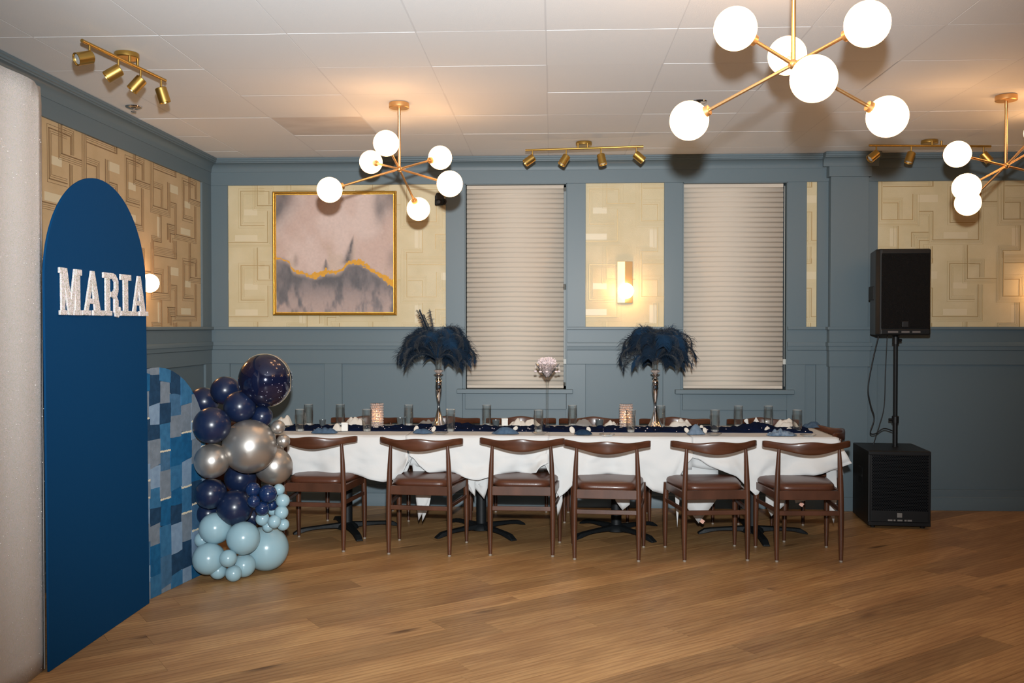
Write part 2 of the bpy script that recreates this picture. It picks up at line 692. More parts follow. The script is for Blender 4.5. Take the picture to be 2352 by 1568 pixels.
# ceiling: suspended tiles on flush bars
ceiling = struct('ceiling', MB().box(XL - 0.2, XR, YF, 8.1, ZC + 0.03, ZC + 0.12), CEIL)
TX, TY = 0.63, 0.600
tx0, ty0 = -0.03, 4.52
tile_mesh = MB().box(-TX / 2 + 0.003, TX / 2 - 0.003, -TY / 2 + 0.003, TY / 2 - 0.003, 0, 0.02).mesh('ceiling_tile')
tile_mesh.materials.append(CEIL)
for i in range(-5, 9):
    for j in range(-3, 6):
        x, y = tx0 + (i + 0.5) * TX, ty0 + (j + 0.5) * TY
        if y > YB - 0.02 or x < XL - 0.25:
            continue
        stained = (i == -3 and j == 3)
        if stained:
            t_o = obj('ceiling_tile', MB().box(-TX / 2 + 0.003, TX / 2 - 0.003, -TY / 2 + 0.003, TY / 2 - 0.003, 0, 0.02), CEIL_STAIN, ceiling, label='water-stained ceiling tile')
        else:
            t_o = bpy.data.objects.new('ceiling_tile', tile_mesh)
            COL.objects.link(t_o)
            t_o.parent = ceiling
        t_o.location = (x, y, ZC + 0.002 + (0.0015 * hsh(i, j)))
gb = MB()
for i in range(-5, 10):
    gb.box(tx0 + i * TX - 0.006, tx0 + i * TX + 0.006, ty0 - 3 * TY, YB, ZC + 0.0032, ZC + 0.012)
for j in range(-3, 6):
    gb.box(XL, tx0 + 9 * TX, ty0 + j * TY - 0.006, ty0 + j * TY + 0.006, ZC + 0.0034, ZC + 0.012)
obj('ceiling_grid', gb, CEILBAR, ceiling)
obj('ceiling_far', MB().box(XL, XR, YF, ty0 - 3 * TY - 0.004, ZC + 0.002, ZC + 0.03).box(tx0 + 9 * TX, XR, ty0 - 3 * TY, YB, ZC + 0.002, ZC + 0.03), CEIL, ceiling)

# window openings on the back wall
W1 = (bx(1068), bx(1302))
W2 = (bx(1568), bx(1808))
WZ0, WZ1 = bz(893), bz(421)
slab = MB()
for a, b in ((XL - 0.2, W1[0]), (W1[1], W2[0]), (W2[1], XR)):
    slab.box(a, b, YB, YB + 0.2, 0, ZC + 0.03)
for a, b in (W1, W2):
    slab.box(a, b, YB, YB + 0.2, 0, WZ0)
    slab.box(a, b, YB, YB + 0.2, WZ1, ZC + 0.03)
wall_back = struct('wall_back', slab, PAINT_IN)
wall_left = struct('wall_left', MB().box(XL - 0.2, XL, YF, YB + 0.2, 0, ZC + 0.03), PAINT_IN)
wall_right = struct('wall_right', MB().box(XR, XR + 0.2, YF, YB + 0.2, 0, ZC + 0.03), PAINT_IN)


def wbox(mb, side, u0, u1, z0, z1, o0, o1):
    """a box on a wall: u along the wall, o the distance off its plane"""
    if side == 'back':
        return mb.box(u0, u1, YB - o1, YB - o0, z0, z1)
    return mb.box(XL + o0, XL + o1, u0, u1, z0, z1)


def wp(side, u, z, o):
    return Vector((u, YB - o, z)) if side == 'back' else Vector((XL + o, u, z))


def board(name, wall, side, u0, u1, z0, z1, o1=0.022, bev=0.002):
    return obj(name, wbox(MB(), side, u0, u1, z0, z1, 0.0, o1), PAINT, wall, bevel=bev, seg=1)


Z_RAIL_T, Z_RAIL_B, Z_MOLD_T, Z_MOLD_B, Z_MOLD_C, Z_PAN_T, Z_PAN_B = bz(750), bz(757), bz(785), bz(794), bz(804), bz(836), 0.17
Z_FR = bz(421)
UL0, UL1 = 0.4, 7.9                 # left wall run (depth)
lw_st = at_x(466, 750, XL + 0.022).y          # wallpaper ends here on the left wall

# back wall boards: frieze, stiles, lower rail, panels
cuts_top = [('stile', bx(485), bx(524)), ('stile', bx(1024), bx(1068)), ('stile', bx(1302), bx(1345)), ('stile', bx(1525), bx(1568)),
            ('stile', bx(1808), bx(1852)), ('stile', bx(1876), bx(1902)), ('stile', bx(1988), bx(2015)), ('stile', bx(2650), bx(2690))]
board('frieze_board', wall_back, 'back', XL, XR, Z_FR, 2.845)
for n, a, b in cuts_top:
    board('stile', wall_back, 'back', a, b, Z_RAIL_T - 0.01, Z_FR)
spans = [(XL, W1[0]), (W1[1], W2[0]), (W2[1], XR)]
for a, b in spans:
    board('rail_board', wall_back, 'back', a, b, Z_MOLD_T - 0.002, Z_RAIL_T - 0.012)
    board('rail_board', wall_back, 'back', a, b, Z_PAN_T, Z_MOLD_B + 0.004)
for a, b in (W1, W2):
    board('sill_board', wall_back, 'back', a, b, bz(940), WZ0 - 0.005)
board('bottom_rail', wall_back, 'back', XL, XR, 0.0, Z_PAN_B)
low = [(bx(485), bx(527)), (bx(745), bx(785)), (bx(1024), bx(1062)), (bx(1300), bx(1345)), (bx(1523), bx(1563)), (bx(1808), bx(1850)), (bx(1875), bx(1902)), (bx(1988), bx(2016))]
for a, b in low:
    top = Z_PAN_T
    board('stile', wall_back, 'back', a, b, Z_PAN_B, top)
    if a < W1[0] < b + 0.1 or a < W2[0] < b + 0.1:
        pass
# mouldings on the back wall
k = 1


def moulding(side, wall_spans, prof, name):
    mb = MB()
    for a, b in wall_spans:
        pa = [wp(side, a, z, o) for o, z in prof]
        d = wp(side, b, 0, 0) - wp(side, a, 0, 0)
        mb.prism(pa, d)
    return struct(name, mb, PAINT, smooth=35)


crown = [(0, ZC), (0.100, ZC), (0.100, ZC - 0.014), (0.094, ZC - 0.017), (0.094, ZC - 0.030), (0.086, ZC - 0.033)]
for t in range(0, 7):
    a = PI / 2 * t / 6
    crown.append((0.028 + 0.056 * (1 - math.sin(a)), 2.838 + 0.062 * math.cos(a) ** 1.0))
crown += [(0.026, 2.832), (0.0, 2.832)]
ledge = [(0, Z_RAIL_T), (0.050, Z_RAIL_T), (0.052, Z_RAIL_T - 0.005), (0.050, Z_RAIL_B + 0.002), (0.046, Z_RAIL_B), (0, Z_RAIL_B)]
mid = [(0, Z_MOLD_T), (0.040, Z_MOLD_T), (0.042, Z_MOLD_T - 0.006), (0.042, Z_MOLD_B), (0.034, Z_MOLD_B - 0.002), (0.032, Z_MOLD_C + 0.004), (0.026, Z_MOLD_C), (0, Z_MOLD_C)]
base = [(0, 0), (0.036, 0), (0.036, 0.085), (0.030, 0.095), (0.030, 0.105), (0.024, 0.112), (0, 0.112)]
PIL0, PIL1 = bx(1902), bx(1988)
bspans = [(XL, W1[0]), (W1[1], W2[0]), (W2[1], PIL0), (PIL1, XR)]
moulding('back', [(XL, XR)], crown, 'trim_1')
moulding('back', bspans, ledge, 'trim_2')
moulding('back', bspans, mid, 'trim_3')
moulding('back', [(XL, XR)], base, 'baseboard_back')
moulding('left', [(UL0, YB)], crown, 'trim_4')
moulding('left', [(UL0, YB)], ledge, 'trim_5')
moulding('left', [(UL0, YB)], mid, 'trim_6')
moulding('left', [(UL0, YB)], base, 'baseboard_left')

# left wall boards
board('frieze_board', wall_left, 'left', UL0, YB - 0.022, Z_FR, 2.845)
board('stile', wall_left, 'left', lw_st, YB - 0.022, Z_RAIL_T - 0.01, Z_FR)
board('rail_board', wall_left, 'left', UL0, YB - 0.022, Z_MOLD_T - 0.002, Z_RAIL_T - 0.012)
board('rail_board', wall_left, 'left', UL0, YB - 0.022, Z_PAN_T, Z_MOLD_B + 0.004)
board('bottom_rail', wall_left, 'left', UL0, YB - 0.022, 0, Z_PAN_B)
lp = at_x(473, 838, XL + 0.022).y
for a, b in ((lp, YB - 0.022), (lp - 1.35, lp - 1.22), (lp - 2.7, lp - 2.57), (lp - 4.05, lp - 3.92)):
    board('stile', wall_left, 'left', a, b, Z_PAN_B, Z_PAN_T)

# wallpaper: lined relief, one repeat transcribed in units of 0.84 mm
WPX = 0.000842
TW, THH = 1175 * WPX, 752 * WPX
MOTIF = [  # (polyline, offsets of its parallel lines)
    ([(0, -52), (0, 375), (300, 375), (300, 128)], (20, 34, 48, 62)),
    ([(15, 210), (157, 210), (157, 368)], (-18, -32, -46)),
    ([(15, 50), (495, 50), (495, 5)], (-20, -34, -48, -62, -76)),
    ([(900, 55), (660, 55), (660, 405), (900, 405)], (-18, -32, 24)),
    ([(365, 295), (495, 295), (495, 575), (935, 575), (935, 262)], (16, 30, 44)),
    ([(830, 630), (830, 752)], (14, 28, 42)),
    ([(830, 0), (830, 203), (1108, 203)], (16, 30, 44)),
    ([(160, 440), (160, 680), (-5, 680), (-5, 752)], (16, 30, 44)),
    ([(855, 58), (950, 58), (950, 188)], (-16, -30, -44)),
    ([(365, 660), (365, 580), (455, 580)], (-16, -30, 40)),
    ([(290, 640), (290, 500), (450, 500)], (16, 30, 44)),
    ([(490, 640), (490, 752)], (18, 36, 54, 72)),
    ([(490, 0), (490, 40)], (18, 36)),
]


def offset_line(pl, d):
    out = []
    n = len(pl)
    for i in range(n):
        ns = []
        if i > 0:
            ax, ay = pl[i][0] - pl[i - 1][0], pl[i][1] - pl[i - 1][1]
            l = math.hypot(ax, ay)
            ns.append((ay / l, -ax / l))
        if i < n - 1:
            ax, ay = pl[i + 1][0] - pl[i][0], pl[i + 1][1] - pl[i][1]
            l = math.hypot(ax, ay)
            ns.append((ay / l, -ax / l))
        if len(ns) == 2:
            out.append((pl[i][0] - (ns[0][0] + ns[1][0]) * d, pl[i][1] - (ns[0][1] + ns[1][1]) * d))
        else:
            out.append((pl[i][0] - ns[0][0] * d, pl[i][1] - ns[0][1] * d))
    return out


SEGS = []
for pl, offs in MOTIF:
    for d in (0,) + tuple(offs):
        q = offset_line(pl, d) if d else pl
        w = 3.6 if d == 0 else 1.2
        for (a, b), (c, e) in zip(q, q[1:]):
            SEGS.append((min(a, c) - w, max(a, c) + w, min(b, e) - w, max(b, e) + w, d == 0, 0.00001 * len(SEGS)))
PATCHES = [(80, 150, 460, 640), (350, 540, 132, 205), (600, 830, 500, 560), (690, 830, 240, 300)]


def wallpaper(wall, side, u0, u1, z0, z1, m, ph=0.0):
    g = 0.002
    obj('wallpaper', wbox(MB(), side, u0 - g, u1 + g, z0 - g, z1 + g, 0.0, 0.006), m, wall)
    main, fine, pale = MB(), MB(), MB()

    def put(mb, a0, a1, b0, b1, h):
        a0, a1, b0, b1 = max(a0, u0), min(a1, u1), max(b0, z0), min(b1, z1)
        if a1 - a0 > 0.0012 and b1 - b0 > 0.0012:
            wbox(mb, side, a0, a1, b0, b1, 0.0055, h)

    for i in range(int((u0 - ph) // TW) - 1, int((u1 - ph) // TW) + 2):
        for j in range(-1, 3):
            ou, oz = ph + i * TW, z1 - j * THH - 0.0
            for a0, a1, b0, b1, thick, dh in SEGS:
                put(main if thick else fine, ou + a0 * WPX, ou + a1 * WPX, oz - b1 * WPX, oz - b0 * WPX, (0.0085 if thick else 0.0075) + dh)
            for a0, a1, b0, b1 in PATCHES:
                put(pale, ou + a0 * WPX, ou + a1 * WPX, oz - b1 * WPX, oz - b0 * WPX, 0.0064)
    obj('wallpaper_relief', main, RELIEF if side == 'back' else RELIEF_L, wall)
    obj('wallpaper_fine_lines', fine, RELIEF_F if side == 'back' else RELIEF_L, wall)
    obj('wallpaper_reflections', pale, PALE, wall)


wz0, wz1 = Z_RAIL_T, Z_FR
phb = bx(2025)
for a, b in ((524, 1024), (1345, 1525), (1852, 1876), (2015, 2650)):
    wallpaper(wall_back, 'back', bx(a), bx(b), wz0, wz1, WALLP, phb)
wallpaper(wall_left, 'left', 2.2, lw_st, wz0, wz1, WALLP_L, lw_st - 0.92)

# pilaster on the back wall
pil = struct('trim_7', wbox(MB(), 'back', PIL0, PIL1, 0.0, 2.84, 0.0, 0.085), PAINT, bevel=0.002)


def pil_band(name, ext, z0, z1, o):
    return obj(name, wbox(MB(), 'back', PIL0 - ext, PIL1 + ext, z0, z1, 0.0, o), PAINT, pil, bevel=0.002, seg=1)


pil_band('capital', 0.020, bz(413), 2.84, 0.105)
mb = MB()
pc = [(o + 0.085, z) for o, z in crown]
for (u0, u1) in ((PIL0 - 0.07, PIL1 + 0.07),):
    mb.prism([wp('back', u0, z, o) for o, z in pc], (u1 - u0, 0, 0))
obj('crown_return', mb, PAINT, pil, smooth=35)
pil_band('ledge', 0.03, Z_RAIL_B, Z_RAIL_T, 0.125)
pil_band('rail_block', 0.012, Z_MOLD_T, Z_RAIL_B, 0.10)
pil_band('moulding_band', 0.026, Z_MOLD_B, Z_MOLD_T, 0.12)
pil_band('moulding_band', 0.018, Z_MOLD_C, Z_MOLD_B, 0.108)
pil_band('apron_block', 0.012, bz(840), Z_MOLD_C, 0.10)
pil_band('plinth', 0.014, 0.0, 0.115, 0.105)

# windows: recessed frame, pane, sill; blinds are things of their own
for idx, (a, b) in enumerate((W1, W2)):
    fr = MB()
    fy0, fy1 = YB + 0.10, YB + 0.15
    fr.box(a, a + 0.05, fy0, fy1, WZ0, WZ1).box(b - 0.05, b, fy0, fy1, WZ0, WZ1).box(a, b, fy0, fy1, WZ0, WZ0 + 0.05).box(a, b, fy0, fy1, WZ1 - 0.05, WZ1)
    fr.box(a, b, fy0, fy1, (WZ0 + WZ1) / 2 - 0.025, (WZ0 + WZ1) / 2 + 0.025)
    win = struct('window_%d' % (idx + 1), fr, PAINT)
    for z0, z1 in ((WZ0, (WZ0 + WZ1) / 2), ((WZ0 + WZ1) / 2, WZ1)):
        obj('pane', MB().box(a + 0.04, b - 0.04, YB + 0.12, YB + 0.126, z0 + 0.02, z1 - 0.02), WINDOWG, win)
    lin_ = MB()
    lin_.box(a - 0.001, a + 0.006, YB - 0.02, YB + 0.1, WZ0, WZ1).box(b - 0.006, b + 0.001, YB - 0.02, YB + 0.1, WZ0, WZ1).box(a, b, YB - 0.02, YB + 0.1, WZ1 - 0.006, WZ1 + 0.001)
    obj('jamb_lining', lin_, PAINT, win)
    obj('sill', MB().box(a - 0.065, b + 0.05, YB - 0.075, YB + 0.1, bz(903), WZ0), PAINT, win, bevel=0.004)

# ------------------------------------------------------------------ pleated blinds
NP = 40


def blind(a, b, label):
    gap0, gap1 = 0.012, 0.026
    bl = thing('pleated_blind', label, 'blind', ((a + b) / 2, YB + 0.03, WZ0 + 0.004), group='window blinds')
    w = (b - a)
    x0, x1 = -w / 2 + gap0, w / 2 - gap1
    h = WZ1 - WZ0 - 0.012
    prof = []
    ph = (h - 0.05) / NP
    for kk in range(NP):
        z = 0.022 + kk * ph
        prof += [(-0.003, z), (-0.0105, z + ph * 0.05), (-0.0115, z + ph * 0.32), (-0.0085, z + ph * 0.7)]
    prof.append((-0.004, 0.022 + NP * ph))
    rings = [[(x, y, z) for y, z in prof] for x in (x0, x1)]
    m_ = MB()
    m_.loops(rings, closed=False, cap=False)
    obj('pleated_shade', m_, BLIND, bl, smooth=25, solid=0.0015)
    obj('head_rail', MB().box(x0, x1, -0.012, 0.02, h - 0.03, h), BLIND, bl, bevel=0.002)
    obj('bottom_rail', MB().box(x0, x1, -0.012, 0.012, 0.0, 0.024), BLIND, bl, bevel=0.003)
    cx = w / 2 - 0.016
    obj('cord', MB().tube([(cx, -0.018, h - 0.02), (cx, -0.02, h * 0.5), (cx, -0.018, 0.26), (cx + 0.002, -0.018, 0.02)], 0.003, 6), CORDM, bl, smooth=60)
    obj('cord_clip', MB().box(cx - 0.012, cx + 0.012, -0.034, -0.006, 0.205, 0.25), CORDM, bl, bevel=0.003)
    return bl


blind(W1[0], W1[1], 'cream pleated blind closed over the window behind the tall crystal-filled glass')
blind(W2[0], W2[1], 'cream pleated blind closed over the window nearer the black speaker')

# ------------------------------------------------------------------ event boards on the left
# sequin-covered rectangular backdrop
def sequin_board():
    y0, y1, h, th = 1.9, at_x(101, 800, -2.241).y, at_x(100, 196, -2.241).z, 0.05
    rings = []
    n = 60
    out = []
    for k_ in range(13):
        a = PI / 2 * (1 - k_ / 12)
        out.append((y1 - 0.035 + 0.035 * math.cos(a), h - 0.035 + 0.035 * math.sin(a)))
    mb_ = MB()

    def fn(u, v):
        y = y0 + (y1 - y0) * u
        z = h * v
        if v > 0.985 and u > 0.985:
            z -= 0.012
            y -= 0.008
        return Vector((0.004 * math.sin(y * 23) + 0.006 * fbm(y * 5, z * 0.6, 3), y, z))
    mb_.grid(fn, 70, 30)
    t = thing('sequin_backdrop', 'tall ivory sequin-covered rectangular backdrop at the edge beside the blue arch', 'backdrop', (-2.245, 0, 0))
    obj('sequin_fabric', mb_, SEQUIN, t, smooth=50, solid=0.004)
    sq = MB()
    r2 = random.Random(17)
    for _ in range(700):
        y_, z_ = r2.uniform(3.3, y1 - 0.02), r2.uniform(0.02, h - 0.03)
        d_ = Vector((1, r2.uniform(-0.9, 0.5), r2.uniform(-0.5, 0.6)))
        Mq = align(d_, (0.013, y_, z_))
        rq = r2.uniform(0.0012, 0.0024)
        sq.add([Mq @ Vector((rq * math.cos(PI / 3 * i), rq * math.sin(PI / 3 * i), 0)) for i in range(6)], [range(6)])
    obj('sequin_glints', sq, mat('sequin_glint', '#d5d0cb', rough=0.3, spec=0.7), t, kind='stuff', norm=False)  # paler discs added to paint sparkle onto the fabric
    obj('edge_wrap', MB().box(-0.035, 0.001, y1 - 0.012, y1 - 0.001, 0.0, h - 0.012), SEQUIN, t, bevel=0.01)
    obj('panel_core', MB().box(-0.04, -0.005, y0, y1 - 0.01, 0.0, h - 0.01), SEQUIN, t, bevel=0.004)
    return t


sequin_board()


def arch_outline(y0, y1, spring, n=48):
    r = (y1 - y0) / 2
    c = (y0 + y1) / 2
    p = [(y0, 0.0), (y1, 0.0)]
    for k_ in range(n + 1):
        a = PI * k_ / n
        p.append((c + r * math.cos(a), spring + r * math.sin(a)))
    return p


AX = -2.221
arch = thing('arch_backdrop', 'tall deep-blue arched backdrop board bearing the glittery name', 'backdrop', (AX, 0, 0))
pl = arch_outline(4.008, 5.036, 1.73)
obj('arch_panel', MB().prism([(0.0, y, z) for y, z in pl], (0.010, 0, 0)), ARCH, arch, bevel=0.002)
obj('back_brace', MB().box(-0.03, -0.001, 4.3, 4.34, 0.0, 1.7).box(-0.03, -0.001, 4.7, 4.74, 0.0, 1.7), PAPER, arch)

# name sign: slab-serif letters
LET = {
    'M': (1.06, [[(0.05, 0), (0.23, 0), (0.23, 1), (0.05, 1)], [(0.10, 1), (0.33, 1), (0.60, 0.0), (0.40, 0.0)],
                 [(0.40, 0.0), (0.58, 0.0), (0.86, 1), (0.68, 1)], [(0.70, 0), (0.94, 0), (0.94, 1), (0.70, 1)],
                 [(-0.02, 0), (0.30, 0), (0.30, 0.10), (-0.02, 0.10)], [(0.62, 0), (1.02, 0), (1.02, 0.11), (0.62, 0.11)],
                 [(-0.03, 0.88), (0.20, 0.88), (0.20, 1), (-0.03, 1)], [(0.74, 0.87), (1.02, 0.87), (1.02, 1), (0.74, 1)]]),
    'A': (1.04, [[(0.08, 0), (0.27, 0), (0.56, 0.98), (0.42, 0.98)], [(0.62, 0), (0.92, 0), (0.60, 1.0), (0.42, 1.0)],
                 [(0.24, 0.26), (0.72, 0.26), (0.68, 0.38), (0.27, 0.38)], [(-0.03, 0), (0.40, 0), (0.38, 0.11), (-0.01, 0.11)],
                 [(0.50, 0), (1.06, 0), (1.04, 0.12), (0.50, 0.12)]]),
    'R': (1.0, [[(0.14, 0), (0.42, 0), (0.42, 1), (0.14, 1)], [(0.0, 0), (0.54, 0), (0.54, 0.11), (0.0, 0.11)],
                [(0.0, 0.87), (0.55, 0.87), (0.55, 1), (0.0, 1)], [(0.40, 0.86), (0.62, 0.86), (0.74, 0.78), (0.90, 0.86), (0.78, 0.97), (0.62, 1.0), (0.40, 1.0)],
                [(0.72, 0.60), (0.94, 0.60), (0.94, 0.82), (0.88, 0.90), (0.72, 0.80)], [(0.40, 0.44), (0.62, 0.44), (0.84, 0.46), (0.94, 0.60), (0.72, 0.64), (0.62, 0.56), (0.40, 0.56)],
                [(0.62, 0.50), (0.82, 0.46), (0.92, 0.36), (0.92, 0.08), (0.68, 0.08), (0.68, 0.40), (0.56, 0.44)],
                [(0.68, 0.10), (0.92, 0.10), (1.02, 0.22), (1.08, 0.18), (1.02, 0.02), (0.92, -0.04), (0.76, -0.02)]]),
    'I': (0.74, [[(0.22, 0), (0.54, 0), (0.54, 1), (0.22, 1)], [(0.0, 0), (0.76, 0), (0.76, 0.12), (0.0, 0.12)], [(0.0, 0.86), (0.76, 0.86), (0.76, 1), (0.0, 1)]]),
}
sign = thing('name_sign', 'silver glitter slab-serif letters spelling MARIA on the blue arch', 'sign', (AX + 0.0105 - 0.006, 4.12, 1.573))
arch.rotation_euler = (0, -0.005, 0)
sign.rotation_euler = (0, -0.005, 0)
LH = 0.214
yy = 0.0
for li, (ch, w_) in enumerate((('M', 0.200), ('A', 0.206), ('R', 0.168), ('I', 0.118), ('A', 0.204))):
    mb = MB()
    sx = w_ / LET[ch][0]
    for pi_, poly in enumerate(LET[ch][1]):
        mb.prism([(0.0, yy + a * sx, b * LH + 0.001 * li) for a, b in poly], (0.009 + 0.0004 * pi_, 0, 0))
    obj('letter', mb, GLIT, sign, bevel=0.0015, seg=1, label='glittery letter ' + ch)
    yy += w_ + (0.016 if ch == 'R' else 0.0)

# patchwork denim board
pw = thing('denim_patchwork_board', 'low arched board covered in blue and grey denim patches beside the balloons', 'backdrop',
           (-2.258, 5.035, 0), -math.atan2(0.11, 0.61))
Y0, Y1, SPR = -0.38, 0.66, 0.77
RAD = (Y1 - Y0) / 2
CEN = (Y0 + Y1) / 2
obj('board_core', MB().prism([(-0.02, y, z) for y, z in arch_outline(Y0, Y1, SPR)], (0.02, 0, 0)), DENIMS[1], pw)


def inside_clip(poly):
    P = poly
    for a_, b_, c_ in ((1, 0, Y1), (-1, 0, -Y0), (0, -1, 0.0)):
        if P:
            P = clip(P, a_, b_, c_)
    for k_ in range(1, 24):
        a = PI * k_ / 24
        if P:
            P = clip(P, math.cos(a), math.sin(a), RAD + CEN * math.cos(a) + SPR * math.sin(a))
    return P


pr = random.Random(21)
y = Y0
ci = 0
lastc = [None] * 40
while y < Y1 - 0.01:
    w_ = pr.uniform(0.075, 0.115)
    if y + w_ > Y1 - 0.04:
        w_ = Y1 - y
    z = -pr.uniform(0.0, 0.08)
    prev = None
    while z < 1.32:
        h_ = pr.uniform(0.085, 0.175)
        sl = pr.uniform(-0.012, 0.012)
        sk = pr.uniform(-0.006, 0.006)
        P = inside_clip([(y - 0.004, z - 0.002 + sl), (y + w_ + 0.004, z - 0.002 - sl), (y + w_ + 0.004 + sk, z + h_ + 0.002), (y - 0.004 + sk, z + h_ + 0.002)])
        if len(P) >= 3:
            c_ = pr.choice([q for q in (0, 0, 1, 1, 2, 2, 3, 3, 4, 4, 5) if q != prev])
            prev = c_
            th_ = pr.uniform(0.003, 0.006)
            po = obj('patch', MB().prism([(0.0005, a, b) for a, b in P], (th_, 0, 0)), DENIMS[c_], pw, bevel=0.0012, seg=1)
            if pr.random() < 0.24 and z + h_ < SPR + 0.3 and z > 0.05:
                fr_ = MB()
                for s_ in range(12):
                    ya = y + w_ * (s_ + 0.1) / 12
                    fr_.box(0.002, th_ + 0.003, ya, ya + w_ / 12 * 0.8, z + h_ - 0.006 - pr.uniform(0, 0.004), z + h_ + pr.uniform(0.0, 0.004))
                obj('frayed_edge', fr_, FRAY, po)
        z += h_
    y += w_

# ------------------------------------------------------------------ balloon garland
gx, gy = at_z(548, 1330, 0.0).x, 5.75
garland = thing('balloon_garland', 'tall cluster of navy, silver and pale blue balloons standing beside the denim board', 'balloon garland', (gx, gy, 0))
BAL = [  # crop px, py, radius (2.53 px per px), depth, kind
    (370, 360, 84, 5.92, 'n'), (497, 295, 82, 5.78, 'n'), (583, 390, 92, 5.62, 'n'), (420, 497, 106, 5.45, 'n'), (712, 445, 62, 5.70, 'n'),
    (640, 620, 156, 5.58, 's'), (420, 705, 100, 5.48, 's'), (783, 735, 107, 5.80, 's'), (806, 508, 41, 5.62, 'ss'), (838, 588, 38, 5.62, 'ss'),
    (585, 805, 90, 5.74, 'n'), (413, 895, 88, 5.52, 'n'), (553, 975, 103, 5.56, 'n'), (660, 870, 43, 5.50, 'm'), (747, 895, 53, 5.52, 'm'),
    (665, 938, 38, 5.47, 'm'), (714, 980, 41, 5.50, 'm'), (400, 1010, 66, 5.62, 'n'), (655, 1030, 55, 5.80, 'n'), (770, 960, 34, 5.62, 'm'),
    (440, 1095, 91, 5.53, 'p'), (604, 1152, 96, 5.52, 'p'), (738, 1212, 128, 5.74, 'p'), (402, 1272, 92, 5.48, 'p'), (607, 1316, 68, 5.58, 'p'),
    (366, 1162, 46, 5.56, 'p'), (516, 1270, 50, 5.44, 'q'), (458, 1343, 48, 5.49, 'q'), (548, 1360, 47, 5.48, 'q'), (472, 1384, 36, 5.56, 'q'),
    (812, 870, 33, 5.62, 'q'), (834, 935, 40, 5.60, 'q'), (826, 1003, 40, 5.58, 'q'), (785, 1056, 38, 5.54, 'q'), (836, 1073, 35, 5.60, 'q'),
    (748, 1084, 33, 5.60, 'q'), (716, 1040, 40, 5.58, 'q'), (776, 992, 30, 5.64, 'q')]
KIND = {'n': (NAVYB, 'pearly navy balloon'), 's': (SILVB, 'chrome silver balloon'), 'ss': (SILVB, 'small chrome silver balloon'), 'm': (NAVYB2, 'small navy balloon'),
        'p': (PALEB, 'pale blue balloon'), 'q': (PALEB, 'small pale blue balloon')}
core = Vector((gx, gy + 0.10, 0))
for px, py, rr, Y, kd in BAL:
    p = at_y(320 + px / 2.53, 780 + py / 2.53, Y)
    dep = project(p)[2]
    r = rr / 2.53 * dep / F_PX
    p.z = max(p.z, r + 0.002)
    axis = Vector((p.x - core.x, p.y - core.y, 0.15 * (hsh(px, py) - 0.5)))
    if axis.length < 0.05:
        axis = Vector((0.1, -1, 0))
    prof = []
    for k_ in range(0, 19):
        t = PI * k_ / 18
        prof.append((max(r * math.sin(t), 0.0005) * (1.0 - 0.05 * math.cos(t) * -1 * 0), -r * math.cos(t) * (1.10 if t < PI / 2 else 1.0)))
    mb = MB().lathe(prof, 32)
    kn = MB().lathe([(0.001, -r * 1.10 + 0.002), (0.005, -r * 1.11), (0.009, -r * 1.11 - 0.01), (0.002, -r * 1.11 - 0.011)], 10)
    M = align(axis, p - Vector((gx, gy, 0)))
    for q in (mb, kn):
        q.v = [M @ v for v in q.v]
    bo = obj('balloon', mb, KIND[kd][0], garland, smooth=80, label=KIND[kd][1])
    if rr > 60:
        obj('knot', kn, KIND[kd][0], bo, smooth=60)
# the big foil orb on top
p = at_y(320 + 733 / 2.53, 780 + 236 / 2.53, 5.70)
r = 155 / 2.53 * project(p)[2] / F_PX
pl_ = p - Vector((gx, gy, 0))
orb = obj('foil_orb_balloon', MB().sphere(pl_, r, 48, 28), FOIL, garland, smooth=80, label='large shiny navy foil orb balloon at the top of the cluster')
ring = []
Ms = align(Vector((-0.12, -0.97, -0.10)), pl_)
for k_ in range(65):
    a = 2 * PI * k_ / 64
    ring.append(Ms @ Vector((r * 1.003 * math.cos(a), r * 1.003 * math.sin(a), 0.0)))
obj('seam', MB().tube(ring, 0.0022, 6), SEAMM, orb, smooth=60)
dm = MB()
for k_ in range(46):
    a, e = pr.uniform(-1.5, 0.9), pr.uniform(-1.1, 0.5)
    d = Vector((math.cos(e) * math.cos(a), math.cos(e) * math.sin(a), math.sin(e)))
    if d.x < -0.1:
        continue
    dm.lathe([(0.0003, 0.0018), (0.0015, 0.0014), (0.0020, 0.0002)], 8, align(d, pl_ + d * r))
obj('printed_dots', dm, FOILD, orb, kind='stuff')

